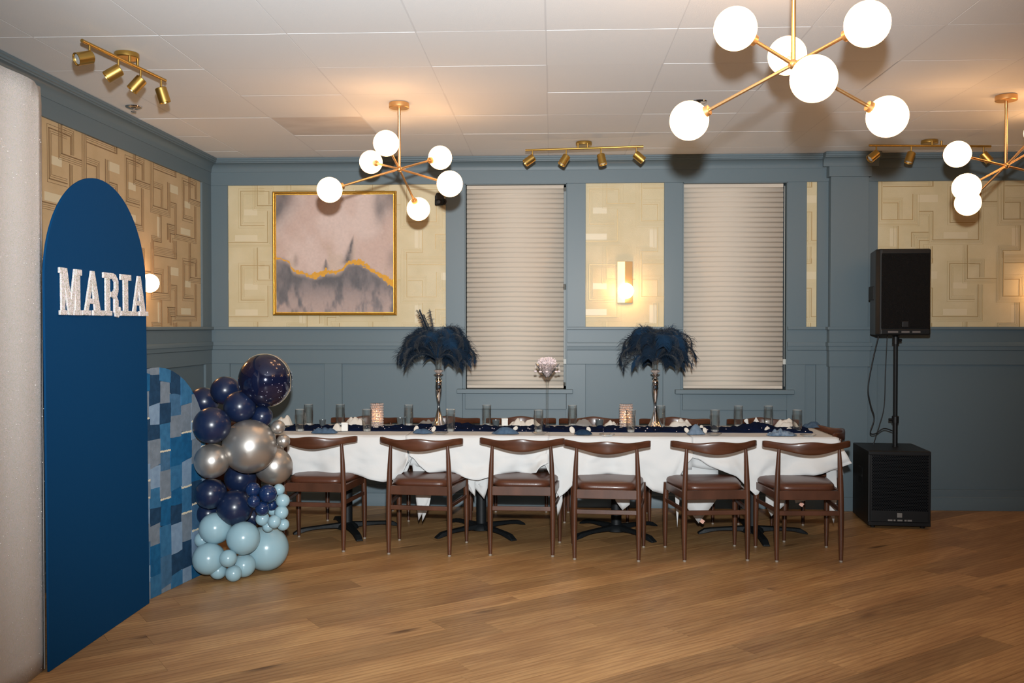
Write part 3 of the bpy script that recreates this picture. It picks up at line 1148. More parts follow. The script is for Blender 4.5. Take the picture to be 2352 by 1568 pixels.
# ------------------------------------------------------------------ dining tables
TZ = 0.752
TF, TB = 6.515, 7.275
TXS = [(-2.03, -1.025), (-1.025, -0.022), (-0.022, 0.972), (0.972, 1.968)]
TNAME = ['leftmost of the four tables, its end behind the balloons', 'second table from the balloons', 'third table from the balloons, beneath the clear crystal-lit middle right stretch',
         'table at the right end of the row nearest the subwoofer']
TNAME = ['dark pedestal dining table at the balloon end of the row', 'dark pedestal dining table second from the balloon end, under the left feather vase',
         'dark pedestal dining table third from the balloon end, under the right feather vase', 'dark pedestal dining table at the subwoofer end of the row']
BROT = [R(25), R(40), R(38), R(2)]
for ti, (x0, x1) in enumerate(TXS):
    cx, cy = (x0 + x1) / 2, (TF + TB) / 2 + 0.02
    t = thing('dining_table', TNAME[ti], 'table', (cx, cy, 0), group='pedestal tables under the white cloths')
    obj('tabletop', MB().box(x0 - cx + 0.006, x1 - cx - 0.006, TF + 0.012 - cy, TB - 0.012 - cy, 0.718, TZ - 0.004), WALNUT, t, bevel=0.004)
    obj('column', MB().lathe([(0.042, 0.055), (0.038, 0.07), (0.038, 0.70), (0.16, 0.703), (0.16, 0.717)], 28), BLACKM, t, smooth=40)
    obj('hub', MB().lathe([(0.085, 0.022), (0.075, 0.045), (0.05, 0.062), (0.04, 0.066)], 28), BLACKM, t, smooth=40)
    for q in range(4):
        a = BROT[ti] + q * PI / 2
        ln = 0.40
        rings = []
        for s_ in range(9):
            u = s_ / 8
            d = 0.03 + (ln - 0.03) * u
            zt = 0.062 - 0.022 * u if u < 0.86 else 0.062 - 0.022 * 0.86 - (u - 0.86) * 0.22
            zb = 0.022 + 0.010 * math.sin(PI * min(u / 0.86, 1)) - (0.021 * max(0, (u - 0.7) / 0.3))
            hw = 0.032 - 0.006 * u
            rings.append([(d, -hw, zb), (d, hw, zb), (d, hw * 0.75, zt), (d, -hw * 0.75, zt)])
        obj('foot', MB().loops(rings, True, True, Matrix.Rotation(a, 4, 'Z')), BLACKM, t, bevel=0.003)

# ------------------------------------------------------------------ tablecloths
HEM = [
    [(615, 1088), (690, 1090), (780, 1086), (815, 1088), (850, 1098), (885, 1105), (912, 1098), (930, 1080), (941, 1052)],
    [(943, 1046), (952, 1050), (965, 1066), (985, 1082), (1015, 1083), (1045, 1084), (1070, 1094), (1100, 1100), (1120, 1094), (1150, 1086), (1190, 1084), (1210, 1088), (1232, 1082), (1240, 1068), (1260, 1060)],
    [(1248, 1058), (1262, 1085), (1275, 1118), (1283, 1140), (1300, 1128), (1318, 1108), (1345, 1092), (1400, 1088), (1450, 1090), (1482, 1112), (1500, 1128), (1525, 1134), (1540, 1128), (1552, 1108), (1565, 1084), (1578, 1062), (1590, 1048)],
    [(1590, 1050), (1608, 1056), (1625, 1068), (1655, 1078), (1690, 1092), (1715, 1118), (1736, 1138), (1748, 1118), (1770, 1096), (1810, 1090), (1865, 1088), (1895, 1082), (1925, 1074), (1953, 1062)],
]
CLAB = ['white tablecloth on the table at the balloon end', 'white tablecloth hanging in folds below the left feather vase', 'white tablecloth hanging to a wide point below the right feather vase',
        'white tablecloth flaring to a corner point at the subwoofer end']
FLAPS = [
    [[(898, 1090), (938, 1058), (948, 1050), (915, 1135)]],
    [[(945, 1050), (1000, 1060), (984, 1150), (961, 1196), (955, 1140)], [(964, 1060), (1000, 1090), (985, 1165), (970, 1198)], [(1062, 1090), (1122, 1092), (1120, 1120), (1112, 1146), (1080, 1108)], [(1062, 1092), (1092, 1098), (1092, 1140), (1070, 1118)]],
    [[(1250, 1050), (1290, 1062), (1292, 1150), (1281, 1196), (1276, 1120)], [(1408, 1085), (1450, 1085), (1446, 1158), (1430, 1172), (1414, 1150)], [(1548, 1100), (1562, 1098), (1560, 1150), (1556, 1212)]],
    [[(1812, 1095), (1872, 1095), (1850, 1148), (1828, 1156)], [(1590, 1050), (1650, 1078), (1650, 1140), (1605, 1202), (1574, 1160), (1560, 1095)], [(1760, 1092), (1812, 1092), (1800, 1160), (1772, 1186), (1758, 1160)], [(1898, 1060), (1922, 1060), (1922, 1140), (1916, 1202), (1898, 1160)]],
]
for ti, (x0, x1) in enumerate(TXS):
    hem = HEM[ti]
    top = MB()
    ex = 0.0015
    ztop = TZ + 0.0015 + 0.0012 * (ti % 2)
    yf = TF - 0.004
    nu, nv = 56, 16
    right_end = ti == 3
    left_end = ti == 0

    def topx(u):
        return x0 + (x1 - x0) * u

    def apron(u, v):
        xt = topx(u)
        px = hem[0][0] + (hem[-1][0] - hem[0][0]) * u
        py = interp(px, hem)
        yh = yf - 0.02
        g_ = at_y(px, py, yh)
        zh = min(g_.z, ztop - 0.02)
        xb = g_.x
        s_ = v
        x = xt + (xb - xt) * s_ ** 1.3
        z = ztop - (ztop - zh) * s_
        wav = 0.016 * s_ * math.sin(u * 23 + ti * 2.1) + 0.085 * s_ * (fbm(u * 6 + s_ * 2.2, s_ * 2.5 - u * 3, ti * 9) - 0.5) + 0.012 * s_ * s_ * math.sin(u * 9 + ti)
        dia = 0.006 * math.sin((u * 2.6 + s_ * 1.2 + ti) * 5.0) * s_
        y = yf - 0.005 * min(1, s_ * 5) - 0.050 * s_ + wav + 1.4 * dia
        y = min(y, yf - 0.001)
        if s_ < 0.04:
            y = yf - 0.004 * s_ / 0.04
        return Vector((x, y, z))
    top.grid(apron, nu, nv)
    top.grid(lambda u, v: Vector((topx(u), yf + (TB + 0.006 - yf) * v, ztop + 0.0006 * math.sin(u * 40) * math.sin(v * 20))), nu, 12)
    top.grid(lambda u, v: Vector((topx(u), TB + 0.006 + 0.012 * v * math.sin(u * 17 + ti), ztop - (0.20 + 0.05 * math.sin(u * 6 + ti)) * v)), nu, 6)
    top.grid(lambda u, v: Vector((topx(u), yf + 0.004 + 0.018 * v + 0.008 * v * math.sin(u * 19 + ti), ztop - 0.001 - (0.205 + 0.02 * math.sin(u * 8)) * v)), 30, 8)
    cl = obj('tablecloth', top, CLOTH, None, smooth=50, solid=0.0012)
    tag(cl, CLAB[ti], 'tablecloth', 'white tablecloths')
    for fi, poly in enumerate(FLAPS[ti]):
        yy_ = yf + 0.030 + 0.018 * (fi % 3)
        pts = [at_y(a, b, yy_) for a, b in poly]
        c_ = sum(pts, Vector()) / len(pts)
        fm = MB()
        rings = []
        zs = 0.0
        for s_ in (1.0, 0.66, 0.33):
            rings.append([c_ + (q - c_) * s_ + Vector((0, -0.012 * (1 - s_) + 0.010 * math.sin(k_ * 2.4), 0)) for k_, q in enumerate(pts)])
        rings.append([c_ + Vector((0, -0.014, 0)) + (q - c_) * 0.02 for q in pts])
        fm.loops(rings, True, False)
        fl_ = obj('corner_drop', fm, CLOTH, cl, smooth=40, solid=0.0012)
    if right_end or left_end:
        xe = x1 if right_end else x0
        sg = 1 if right_end else -1
        sm = MB().grid(lambda u, v: Vector((xe + sg * (0.002 + 0.05 * v * (0.6 + 0.4 * math.sin(u * 11))), yf + (TB + 0.006 - yf) * u, ztop - (0.25 + 0.07 * math.sin(u * 4)) * v)), 24, 8)
        obj('side_drop', sm, CLOTH, cl, smooth=50, solid=0.0012)
for tag_p in ((1613, 1197, 6.545), (1841, 1158, 6.535)):
    c_ = at_y(tag_p[0], tag_p[1], tag_p[2])
    tg = MB().box(-0.014, 0.014, -0.0006, 0.0006, -0.013, 0.013)
    to = obj('fabric_tag', tg, RED, bpy.data.objects['tablecloth.003'])
    to.location = c_
    to.rotation_euler = (0, R(35), 0)

# ------------------------------------------------------------------ navy runner
def runner_pt(u, v):
    x = -1.985 + 3.86 * u
    y = 6.80 + 0.03 * (fbm(x * 5, 3.3, 2) - 0.5) + (0.325 + 0.05 * (fbm(x * 4, 9.1, 3) - 0.5)) * v
    rz = abs(fbm(x * 14, y * 9, 5, 4) - 0.5) * 2
    edge = min(1.0, min(v, 1 - v) * 7)
    bunch = 0.045 * math.exp(-((x - 1.52) / 0.11) ** 2) * math.exp(-((v - 0.62) / 0.3) ** 2) + 0.02 * math.exp(-((x + 0.72) / 0.2) ** 2) * v
    z = TZ + 0.0045 + (0.006 + 0.030 * rz) * edge + bunch * edge
    return Vector((x, y, z))


rn = obj('table_runner', MB().grid(runner_pt, 420, 26), RUNNER, None, smooth=70, solid=0.0015)
tag(rn, 'long crumpled navy gauze runner along the middle of the white tables', 'table runner')

# ------------------------------------------------------------------ dining chairs
def leg_mb(p0, p1, p2, r0, r1, r2):
    pts, rs = [], []
    n = 14
    for k_ in range(n + 1):
        t = k_ / n
        a, b, c_ = Vector(p0), Vector(p1), Vector(p2)
        q = a * (1 - t) ** 2 + b * 2 * t * (1 - t) + c_ * t * t
        rr = r0 * (1 - t) ** 2 + r1 * 2 * t * (1 - t) + r2 * t * t
        pts.append(q)
        rs.append(rr)
    return MB().tube(pts, rs, 14)


def make_chair():
    t = thing('dining_chair', '', 'chair')
    for s_ in (-1, 1):
        lg = obj('leg', leg_mb((s_ * 0.207, -0.205, 0.012), (s_ * 0.212, -0.195, 0.44), (s_ * 0.193, -0.20, 0.745), 0.0125, 0.0262, 0.0095), WALNUT, t, smooth=60)
        obj('glide', MB().lathe([(0.010, 0.0), (0.011, 0.004), (0.010, 0.012)], 12, Matrix.Translation((s_ * 0.207, -0.205, 0))), GLIDE, lg, smooth=40)
        lg = obj('leg', leg_mb((s_ * 0.243, 0.195, 0.012), (s_ * 0.246, 0.19, 0.30), (s_ * 0.238, 0.185, 0.452), 0.0115, 0.0215, 0.019), WALNUT, t, smooth=60)
        obj('glide', MB().lathe([(0.009, 0.0), (0.010, 0.004), (0.009, 0.012)], 12, Matrix.Translation((s_ * 0.243, 0.195, 0))), GLIDE, lg, smooth=40)
    fr = MB()
    fr.box(-0.2, 0.2, -0.211, -0.189, 0.402, 0.461)
    fr.box(-0.235, 0.235, 0.176, 0.196, 0.405, 0.452)
    for s_ in (-1, 1):
        fr.prism([(s_ * 0.200, -0.2, 0.405), (s_ * 0.220, -0.2, 0.405), (s_ * 0.249, 0.19, 0.405), (s_ * 0.229, 0.19, 0.405)], (0, 0, 0.05))
    obj('seat_frame', fr, WALNUT, t, bevel=0.003)
    obj('stretcher', MB().box(-0.204, 0.204, -0.208, -0.190, 0.300, 0.330), WALNUT, t, bevel=0.004)
    for s_ in (-1, 1):
        obj('stretcher', MB().prism([(s_ * 0.202, -0.2, 0.318), (s_ * 0.218, -0.2, 0.318), (s_ * 0.250, 0.192, 0.318), (s_ * 0.234, 0.192, 0.318)], (0, 0, 0.027)), WALNUT, t, bevel=0.004)
    # cushion
    def outline(k_, sc_, n=56):
        a = 2 * PI * k_ / n
        e = 0.34
        cx_, cy_ = math.copysign(abs(math.cos(a)) ** e, math.cos(a)), math.copysign(abs(math.sin(a)) ** e, math.sin(a))
        yv = 0.035 + 0.213 * cy_ * sc_
        f = (yv + 0.18) / 0.43
        half = 0.181 + 0.075 * max(0, min(1, f)) ** 0.8
        if cy_ > 0:
            half -= 0.02 * max(0, cy_) ** 6
        return (half * cx_ * sc_, yv)
    rings = []
    for sc_, z in ((0.955, 0.452), (0.995, 0.459), (1.0, 0.470), (0.985, 0.483), (0.93, 0.494), (0.80, 0.501), (0.5, 0.505), (0.1, 0.506)):
        rings.append([(outline(k_, sc_)[0], outline(k_, sc_)[1], z) for k_ in range(56)])
    obj('seat_cushion', MB().loops(rings), LEATHER, t, smooth=70)
    # crest rail
    rings = []
    n = 44
    for i in range(n + 1):
        q = -1 + 2 * i / n
        aq = abs(q)
        x = 0.284 * q
        y = -0.262 + 0.125 * aq ** 1.9
        zt = 0.783 - 0.011 * math.sin(PI * min(1, aq)) ** 2 * 1.0 - 0.004 * aq
        zb = 0.697 + 0.038 * (1 - math.cos(PI * min(1, aq))) / 2
        th_ = 0.019 + 0.010 * aq
        zc, hh = (zt + zb) / 2, (zt + zb) / 2 - zb
        end = 1.0 if aq < 0.985 else 0.86
        lean = 0.10 * (1 - aq)
        ring_ = []
        for k_ in range(16):
            a = 2 * PI * k_ / 16
            ee = 0.62
            cy_ = math.copysign(abs(math.cos(a)) ** ee, math.cos(a)) * th_ / 2 * end
            cz_ = math.copysign(abs(math.sin(a)) ** ee, math.sin(a)) * hh * end
            ring_.append((x, y + cy_ - cz_ * lean, zc + cz_))
        rings.append(ring_)
    obj('crest_rail', MB().loops(rings), WALNUT_C, t, smooth=50)
    return t


chair0 = make_chair()
G1, G2 = 'dining chairs along the near side of the tables', 'dining chairs along the wall side of the tables'
near = [(-1.598, 6.462, -4, 'near-side wooden dining chair partly behind the balloons'),
        (-0.862, 6.375, -6, 'near-side wooden dining chair second from the balloons, below the left feather vase'),
        (-0.195, 6.384, -2, 'near-side wooden dining chair third from the balloons, below the tall crystal glass'),
        (0.372, 6.285, -5, 'near-side wooden dining chair fourth from the balloons, below the lit crystal candle at right'),
        (1.042, 6.300, 6, 'near-side wooden dining chair second from the subwoofer'),
        (1.652, 6.308, 2, 'near-side wooden dining chair nearest the subwoofer')]
used = False
for x, y, a, lb in near:
    c_ = chair0 if not used else copy_tree(chair0)
    used = True
    relocate(c_, (x, y, 0), R(a), lb, G1)
farc = [(848, 'wall-side wooden dining chair behind the left crystal candle holder'), (1026, 'wall-side wooden dining chair behind the left feather vase'),
        (1199, 'wall-side wooden dining chair with its crest left of the tall crystal glass'), (1363, 'wall-side wooden dining chair between the tall crystal glass and the right candle'),
        (1546, 'wall-side wooden dining chair behind the right feather vase'), (1742, 'wall-side wooden dining chair nearest the pilaster')]
for (px, lb), j in zip(farc, (0.004, -0.004, 0.006, 0.0, 0.004, -0.006)):
    x = at_y(px, 960, 7.70).x
    relocate(copy_tree(chair0), (x, 7.435 + j, 0), PI + R(j * 300), lb, G2)
relocate(copy_tree(chair0), (-2.33, 6.93, 0), -PI / 2 + R(3), 'wooden dining chair at the balloon end of the tables, mostly hidden', 'dining chairs at the table ends')
relocate(copy_tree(chair0), (1.845, 6.895, 0), PI / 2 - R(3), 'wooden dining chair at the subwoofer end of the tables, seen from its side', 'dining chairs at the table ends')

# ------------------------------------------------------------------ things on the tables
TOPZ = TZ + 0.003


def on_table(px, py):
    return at_z(px, py, TOPZ)


GL_PROF = [(0.0005, 0.0), (0.0285, 0.0), (0.030, 0.003), (0.0315, 0.05), (0.0335, 0.075), (0.0345, 0.158), (0.0348, 0.160), (0.0325, 0.160), (0.0322, 0.157),
           (0.031, 0.080), (0.0285, 0.050), (0.0285, 0.020), (0.0283, 0.0175), (0.0005, 0.0175)]


def glass_mesh():
    mb_ = MB()
    n = 40
    rings = []
    for r_, z_ in GL_PROF:
        ring_ = []
        for i in range(n):
            a = 2 * PI * i / n
            fl = 1.0
            if 0.002 < z_ < 0.078 and r_ > 0.0286:
                fl = 1 + 0.055 * math.cos(10 * a)
            ring_.append((r_ * fl * math.cos(a), r_ * fl * math.sin(a), z_))
        rings.append(ring_)
    mb_.loops(rings)
    me = mb_.mesh('highball_glass')
    fix_normals(me)
    me.materials.append(GLASS)
    me.polygons.foreach_set('use_smooth', [True] * len(me.polygons))
    me.set_sharp_from_angle(angle=R(50))
    return me


GM = glass_mesh()
GBM = MB().lathe([(0.0005, 0.0012), (0.0262, 0.0012), (0.0272, 0.004), (0.0272, 0.017), (0.0005, 0.0165)], 20, None, 0.03, 10).mesh('base_glare')  # whitened disc paints in the bright look of the thick base
fix_normals(GBM)
GBM.materials.append(GLARE)
GRM = MB().tube([(0.0336 * math.cos(2 * PI * i / 32), 0.0336 * math.sin(2 * PI * i / 32), 0.1597) for i in range(33)], 0.0011, 6, None, False).mesh('rim_highlight')  # white ring painted in for the highlight along the rim
GRM.materials.append(GLARE)
GLS = [(689, 990, 'clear highball glass nearest the balloons on the near side'), (709, 975, 'clear highball glass just behind the near glass by the balloons'),
       (782, 972, 'clear highball glass on the wall side left of the left crystal candle'), (843, 990, 'clear highball glass right in front of the left crystal candle'),
       (939, 973, 'clear highball glass on the wall side left of the left feather vase'), (1035, 990, 'clear highball glass right of the left feather vase'),
       (1118, 972, 'clear highball glass on the wall side left of the wall-side white box'), (1237, 993, 'clear highball glass just left of the tall crystal stem'),
       (1315, 977, 'clear highball glass on the wall side right of the tall crystal stem'), (1449, 992, 'clear highball glass in front of the right crystal candle'),
       (1518, 975, 'clear highball glass half behind the right feather vase'), (1642, 992, 'clear highball glass on the near side right of the pale denim napkin'),
       (1696, 973, 'clear highball glass on the wall side beside the white spoon'), (1765, 972, 'clear highball glass on the wall side behind the white favor box'),
       (1831, 994, 'clear highball glass nearest the subwoofer end of the table')]
for i, (px, py, lb) in enumerate(GLS):
    p = on_table(px, min(py, 992))
    p.y = min(p.y, 7.20)
    d = ray(px, py)
    p.x = d.x * p.y / d.y
    g = bpy.data.objects.new('highball_glass', GM)
    COL.objects.link(g)
    g.location = (p.x, p.y, TOPZ)
    g.rotation_euler = (0, 0, i * 0.7)
    tag(g, lb, 'glass', 'highball glasses on the tables')
    gb_ = bpy.data.objects.new('base_glare', GBM)
    COL.objects.link(gb_)
    gb_.parent = g
    rm_ = bpy.data.objects.new('rim_highlight', GRM)
    COL.objects.link(rm_)
    rm_.parent = g


# crystal candle holders
def candle(px, py, lb):
    p = on_table(px, py)
    t = thing('crystal_candle_holder', lb, 'candle holder', (p.x, p.y, TOPZ), group='crystal candle holders')
    beads = MB()
    rows, n = 10, 15
    for k_ in range(rows):
        for i in range(n):
            a = 2 * PI * (i + 0.5 * (k_ % 2)) / n
            beads.sphere((0.041 * math.cos(a), 0.041 * math.sin(a), 0.0105 + k_ * 0.0192), 0.0098, 8, 5)
    obj('crystal_beads', beads, CRYSTAL, t, kind='stuff')
    obj('wire_frame', MB().lathe([(0.030, 0.0), (0.050, 0.0), (0.050, 0.0015), (0.030, 0.0015)], 30).lathe([(0.036, 0.192), (0.047, 0.192), (0.047, 0.194), (0.036, 0.194)], 30), CHROME, t)
    ca = obj('candle', MB().lathe([(0.001, 0.002), (0.024, 0.002), (0.025, 0.055), (0.001, 0.056)], 24), WAX, t, smooth=40)
    obj('flame', MB().lathe([(0.001, 0.057), (0.005, 0.064), (0.006, 0.072), (0.003, 0.084), (0.0005, 0.094)], 12), FLAME, ca, smooth=80)
    ld = bpy.data.lights.new('candle_light', 'POINT')
    ld.energy = 0.35
    ld.color = (1, 0.55, 0.25)
    ld.shadow_soft_size = 0.008
    lo = bpy.data.objects.new('candle_light', ld)
    lo.location = (0, 0, 0.105)
    lo.parent = t
    COL.objects.link(lo)


candle(866, 984, 'lit crystal-beaded candle holder left of the left feather vase')
candle(1438, 986, 'lit crystal-beaded candle holder left of the right feather vase')


# silver trumpet vases
def vase(px, py, lb):
    p = on_table(px, py)
    t = thing('trumpet_vase', lb, 'vase', (p.x, p.y, TOPZ), group='silver feather vases')
    prof = [(0.060, 0.0), (0.061, 0.003), (0.052, 0.018), (0.036, 0.052), (0.022, 0.098), (0.012, 0.145), (0.0085, 0.176), (0.010, 0.205), (0.0165, 0.245), (0.0225, 0.285),
            (0.0245, 0.312), (0.0225, 0.325), (0.0250, 0.334), (0.0255, 0.350), (0.021, 0.364), (0.012, 0.372), (0.011, 0.384), (0.016, 0.392), (0.0245, 0.398), (0.026, 0.402), (0.020, 0.410), (0.012, 0.412)]
    obj('silver_stem', MB().lathe(prof, 48, None, 0.06, 8, True, (0.0, 0.15)), CHROME, t, smooth=60)
    obj('crystal_collar', MB().lathe([(0.012, 0.412), (0.020, 0.416), (0.033, 0.428), (0.034, 0.436), (0.022, 0.440), (0.014, 0.440)], 20, None, 0.06, 10), CRYSTAL, t, smooth=20)
    obj('fluted_cup', MB().lathe([(0.012, 0.440), (0.020, 0.443), (0.023, 0.52), (0.028, 0.53), (0.024, 0.531), (0.020, 0.52), (0.017, 0.446)], 40, None, 0.05, 10), GLASS, t, smooth=40)
    return p


# ostrich feathers
def feather(M, L, th0, th1, wid, seed, mat_, parent, ex=1.6):
    rr = random.Random(seed)
    n = 40
    pts, tans = [], []
    x = z = 0.0
    ds = L / n
    for i in range(n + 1):
        t = i / n
        th_ = th0 + (th1 - th0) * t ** ex
        pts.append(Vector((x, 0, z)))
        tans.append(Vector((math.sin(th_), 0, math.cos(th_))))
        x += math.sin(th_) * ds
        z += math.cos(th_) * ds
    mb_ = MB()
    mb_.tube([M @ p for p in pts], [0.0016 * (1 - 0.8 * i / n) + 0.0003 for i in range(n + 1)], 4)
    sub = 4
    for i in range(5, n + 1):
        for s_ in range(sub):
            t = (i + s_ / sub) / (n + 1)
            p = pts[i - 1].lerp(pts[i], s_ / sub) if i > 0 else pts[i]
            tan = tans[i]
            nor = Vector((tan.z, 0, -tan.x))
            env = min(1.0, max(0.0, t - 0.06) * 2.2)
            for sd in (-1, 1):
                l = wid * env * rr.uniform(0.82, 1.12)
                if l < 0.004:
                    continue
                side = Vector((0, sd, 0))
                d0 = (side * 0.9 + tan * rr.uniform(0.5, 0.75) + nor * rr.uniform(-0.12, 0.08)).normalized()
                w = 0.0042
                a = p
                b = a + d0 * l * 0.5
                d1 = (d0 + tan * 0.25 + Vector((0, 0, -0.55)) + Vector((rr.uniform(-.15, .15), rr.uniform(-.15, .15), 0))).normalized()
                c_ = b + d1 * l * 0.36
                d2 = (d1 + Vector((0, 0, -0.7)) + tan * 0.2).normalized()
                e = c_ + d2 * l * 0.28
                wv = (tan * 0.9 + nor * 0.4).normalized() * w
                k_ = len(mb_.v)
                for q, ww in ((a, 0.8), (b, 1.0), (c_, 0.8)):
                    mb_.v.append(M @ (q - wv * ww / 2))
                    mb_.v.append(M @ (q + wv * ww / 2))
                mb_.v.append(M @ e)
                mb_.f += [[k_, k_ + 1, k_ + 3, k_ + 2], [k_ + 2, k_ + 3, k_ + 5, k_ + 4], [k_ + 4, k_ + 5, k_ + 6]]
                if s_ % 2 == 0:         # loose fluffy barbs
                    d3 = (side * rr.uniform(0.3, 1.0) + tan * rr.uniform(-0.2, 0.9) + nor * rr.uniform(-0.9, 0.9)).normalized()
                    b2 = a + d3 * l * 0.5
                    e2 = b2 + (d3 + Vector((0, 0, -0.8))).normalized() * l * 0.55
                    k_ = len(mb_.v)
                    wv = wv * 0.28
                    mb_.v += [M @ (a - wv), M @ (a + wv), M @ (b2 - wv), M @ (b2 + wv), M @ e2]
                    mb_.f += [[k_, k_ + 1, k_ + 3, k_ + 2], [k_ + 2, k_ + 3, k_ + 4]]
    obj('feather', mb_, mat_, parent, norm=False)


def plume(px, py, lb, seed, spiky):
    p = on_table(px, py)
    t = thing('feather_plume', lb, 'feathers', (p.x, p.y, TOPZ + 0.55), group='navy feather plumes')
    rr = random.Random(seed)
    specs = []
    for i in range(11):          # top tier
        specs.append((i * 32.7 + rr.uniform(-12, 12), 0.40, 2, 195 + rr.uniform(-20, 20), 0.085, 2.6))
    for i in range(11):         # middle
        specs.append((i * 32.7 + 12 + rr.uniform(-9, 9), 0.42, 16, 195 + rr.uniform(-14, 14), 0.085, 2.1))
    for i in range(11):         # low, hanging
        specs.append((i * 32.7 + rr.uniform(-10, 10), 0.40, 34, 185 + rr.uniform(-8, 10), 0.080, 1.6))
    for i in range(7):
        specs.append((i * 51 + rr.uniform(-12, 12), 0.30, 45, 168 + rr.uniform(-8, 8), 0.066, 1.2))
    if spiky:
        specs += [(200, 0.42, 3, 12, 0.045, 1.2), (150, 0.40, 13, 22, 0.040, 1.2), (185, 0.40, 8, 26, 0.040, 1.2)]
    for k_, (az, L, a0, a1, w, ex) in enumerate(specs):
        if a0 > 30 and 236 < az % 360 < 304:
            continue
        M = Matrix.Rotation(R(az), 4, 'Z') @ Matrix.Translation((0.006, 0, -0.04)) @ Matrix.Rotation(R(rr.uniform(-22, 22)), 4, 'Z') @ Matrix.Rotation(R(rr.uniform(-14, 14)), 4, 'X')
        feather(M, L * 0.93 + rr.uniform(-0.02, 0.03), R(a0), R(a1), w * rr.uniform(0.85, 1.1), seed * 100 + k_, NAVYF2 if rr.random() < 0.3 else NAVYF, t, ex)


vase(1008, 982, 'silver trumpet vase under the left navy plume')
plume(1004, 982, 'navy ostrich feather plume with a spiky tuft on top, in the left vase', 4, True)
vase(1505, 983, 'silver trumpet vase under the right navy plume')
plume(1507, 983, 'rounded navy ostrich feather plume in the right vase', 9, False)

# tall clear stem glass filled with crystals
p = on_table(1257, 986)
cg = thing('crystal_stem_vase', 'tall slender clear glass heaped with crystal chips in front of the window blind', 'vase', (p.x, p.y, TOPZ))
obj('glass_stem', MB().lathe([(0.0005, 0), (0.034, 0), (0.035, 0.003), (0.022, 0.010), (0.011, 0.030), (0.0085, 0.07), (0.0075, 0.20), (0.0085, 0.33), (0.012, 0.375), (0.018, 0.392), (0.0005, 0.393)], 28), GLASS, cg, smooth=50)
obj('glass_cone', MB().lathe([(0.010, 0.385), (0.020, 0.395), (0.090, 0.488), (0.0885, 0.489), (0.018, 0.398), (0.008, 0.392)], 36, cap=False), GLASS, cg, smooth=50)
obj('dark_edge_lines', MB().tube([(-0.090, -0.004, 0.490), (-0.010, -0.006, 0.388)], 0.002, 6).tube([(0.090, -0.004, 0.490), (0.010, -0.006, 0.388)], 0.002, 6), BLACKM, cg)  # black rods draw the dark refraction along the glass cone's edges
ch = MB()
cr_ = random.Random(3)
for _ in range(800):
    h = cr_.random()
    zz = 0.398 + 0.138 * h
    mx = 0.018 + (zz - 0.398) * 0.76 if zz < 0.486 else max(0.01, 0.082 * math.sqrt(max(0, 1 - ((zz - 0.486) / 0.056) ** 2)))
    a, q = cr_.uniform(0, 2 * PI), mx * math.sqrt(cr_.random()) * 0.95
    s_ = cr_.uniform(0.004, 0.0075)
    Mx = Matrix.Translation((q * math.cos(a), q * math.sin(a), zz)) @ Euler((cr_.uniform(0, 3), cr_.uniform(0, 3), 0)).to_matrix().to_4x4()
    ch.add([(s_, 0, 0), (-s_, 0, 0), (0, s_, 0), (0, -s_, 0), (0, 0, s_), (0, 0, -s_)], [(0, 2, 4), (2, 1, 4), (1, 3, 4), (3, 0, 4), (2, 0, 5), (1, 2, 5), (3, 1, 5), (0, 3, 5)], Mx)
obj('crystal_chips', ch, mat('crystal_chip', '#efdfe0', rough=0.12, spec=0.8, coat=0.5), cg, kind='stuff')
for a in (185, 235, 268, 318, 352):
    x_, y_ = 0.088 * math.cos(R(a)), 0.088 * math.sin(R(a))
    dr = MB().tube([(x_, y_, 0.486), (x_, y_, 0.445)], 0.0008, 5)
    dr.sphere((x_, y_, 0.465), 0.004, 8, 6).sphere((x_, y_, 0.434), 0.0105, 8, 5, None, (1.15, 1, 0.7))
    obj('hanging_crystal', dr, MATS['crystal_chip'], cg)


# crumpled napkins
def napkin(name, px, py, w, d, h, seed, m, lb, grp, rz=0.0, cat='napkin', sharp=1.0):
    p = on_table(px, py)
    p.y = min(p.y, 7.19)
    d_ = ray(px, py)
    p.x = d_.x * p.y / d_.y

    def fn(u, v):
        a, q = 2 * PI * u, v
        e = 1 + 0.22 * (fbm(math.cos(a) * 2 + 5, math.sin(a) * 2 + 5, seed) - 0.5) * 2
        x, y = w / 2 * q * e * math.cos(a), d / 2 * q * e * math.sin(a)
        dome = max(0, 1 - q ** 2.2)
        z = h * dome * (0.62 + 0.75 * abs(fbm(x * 20 * sharp + seed, y * 20 * sharp, seed, 2) - 0.5) * 2) + 0.0015 + 0.006 * (1 - dome) * fbm(a * 2, 1.0, seed)
        return Vector((x, y, z))
    o = obj(name, MB().grid(fn, 56, 14), m, None, smooth=60, solid=0.0012)
    o.location = (p.x, p.y, TOPZ + 0.001)
    o.rotation_euler = (0, 0, rz)
    return tag(o, lb, cat, grp)


WN, DN = 'crumpled white napkins', 'denim napkins'
napkin('crumpled_napkin', 652, 977, 0.13, 0.11, 0.085, 1, NAPKIN, 'crumpled white napkin standing up beside the balloons', WN)
napkin('crumpled_napkin', 815, 972, 0.16, 0.09, 0.075, 2, NAPKIN, 'crumpled white napkin left of the left crystal candle on the wall side', WN)
napkin('crumpled_napkin', 1190, 972, 0.13, 0.09, 0.060, 3, NAPKIN, 'crumpled white napkin between the white box and the crystal stem, left one', WN)
napkin('crumpled_napkin', 1222, 975, 0.12, 0.09, 0.060, 4, NAPKIN, 'crumpled white napkin closest to the left of the crystal stem', WN)
napkin('crumpled_napkin', 1402, 973, 0.10, 0.08, 0.052, 5, NAPKIN, 'small crumpled white napkin between the tilted cup and the right candle', WN)
napkin('crumpled_napkin', 1563, 976, 0.17, 0.10, 0.060, 6, NAPKIN, 'crumpled white napkin right of the right feather vase', WN)
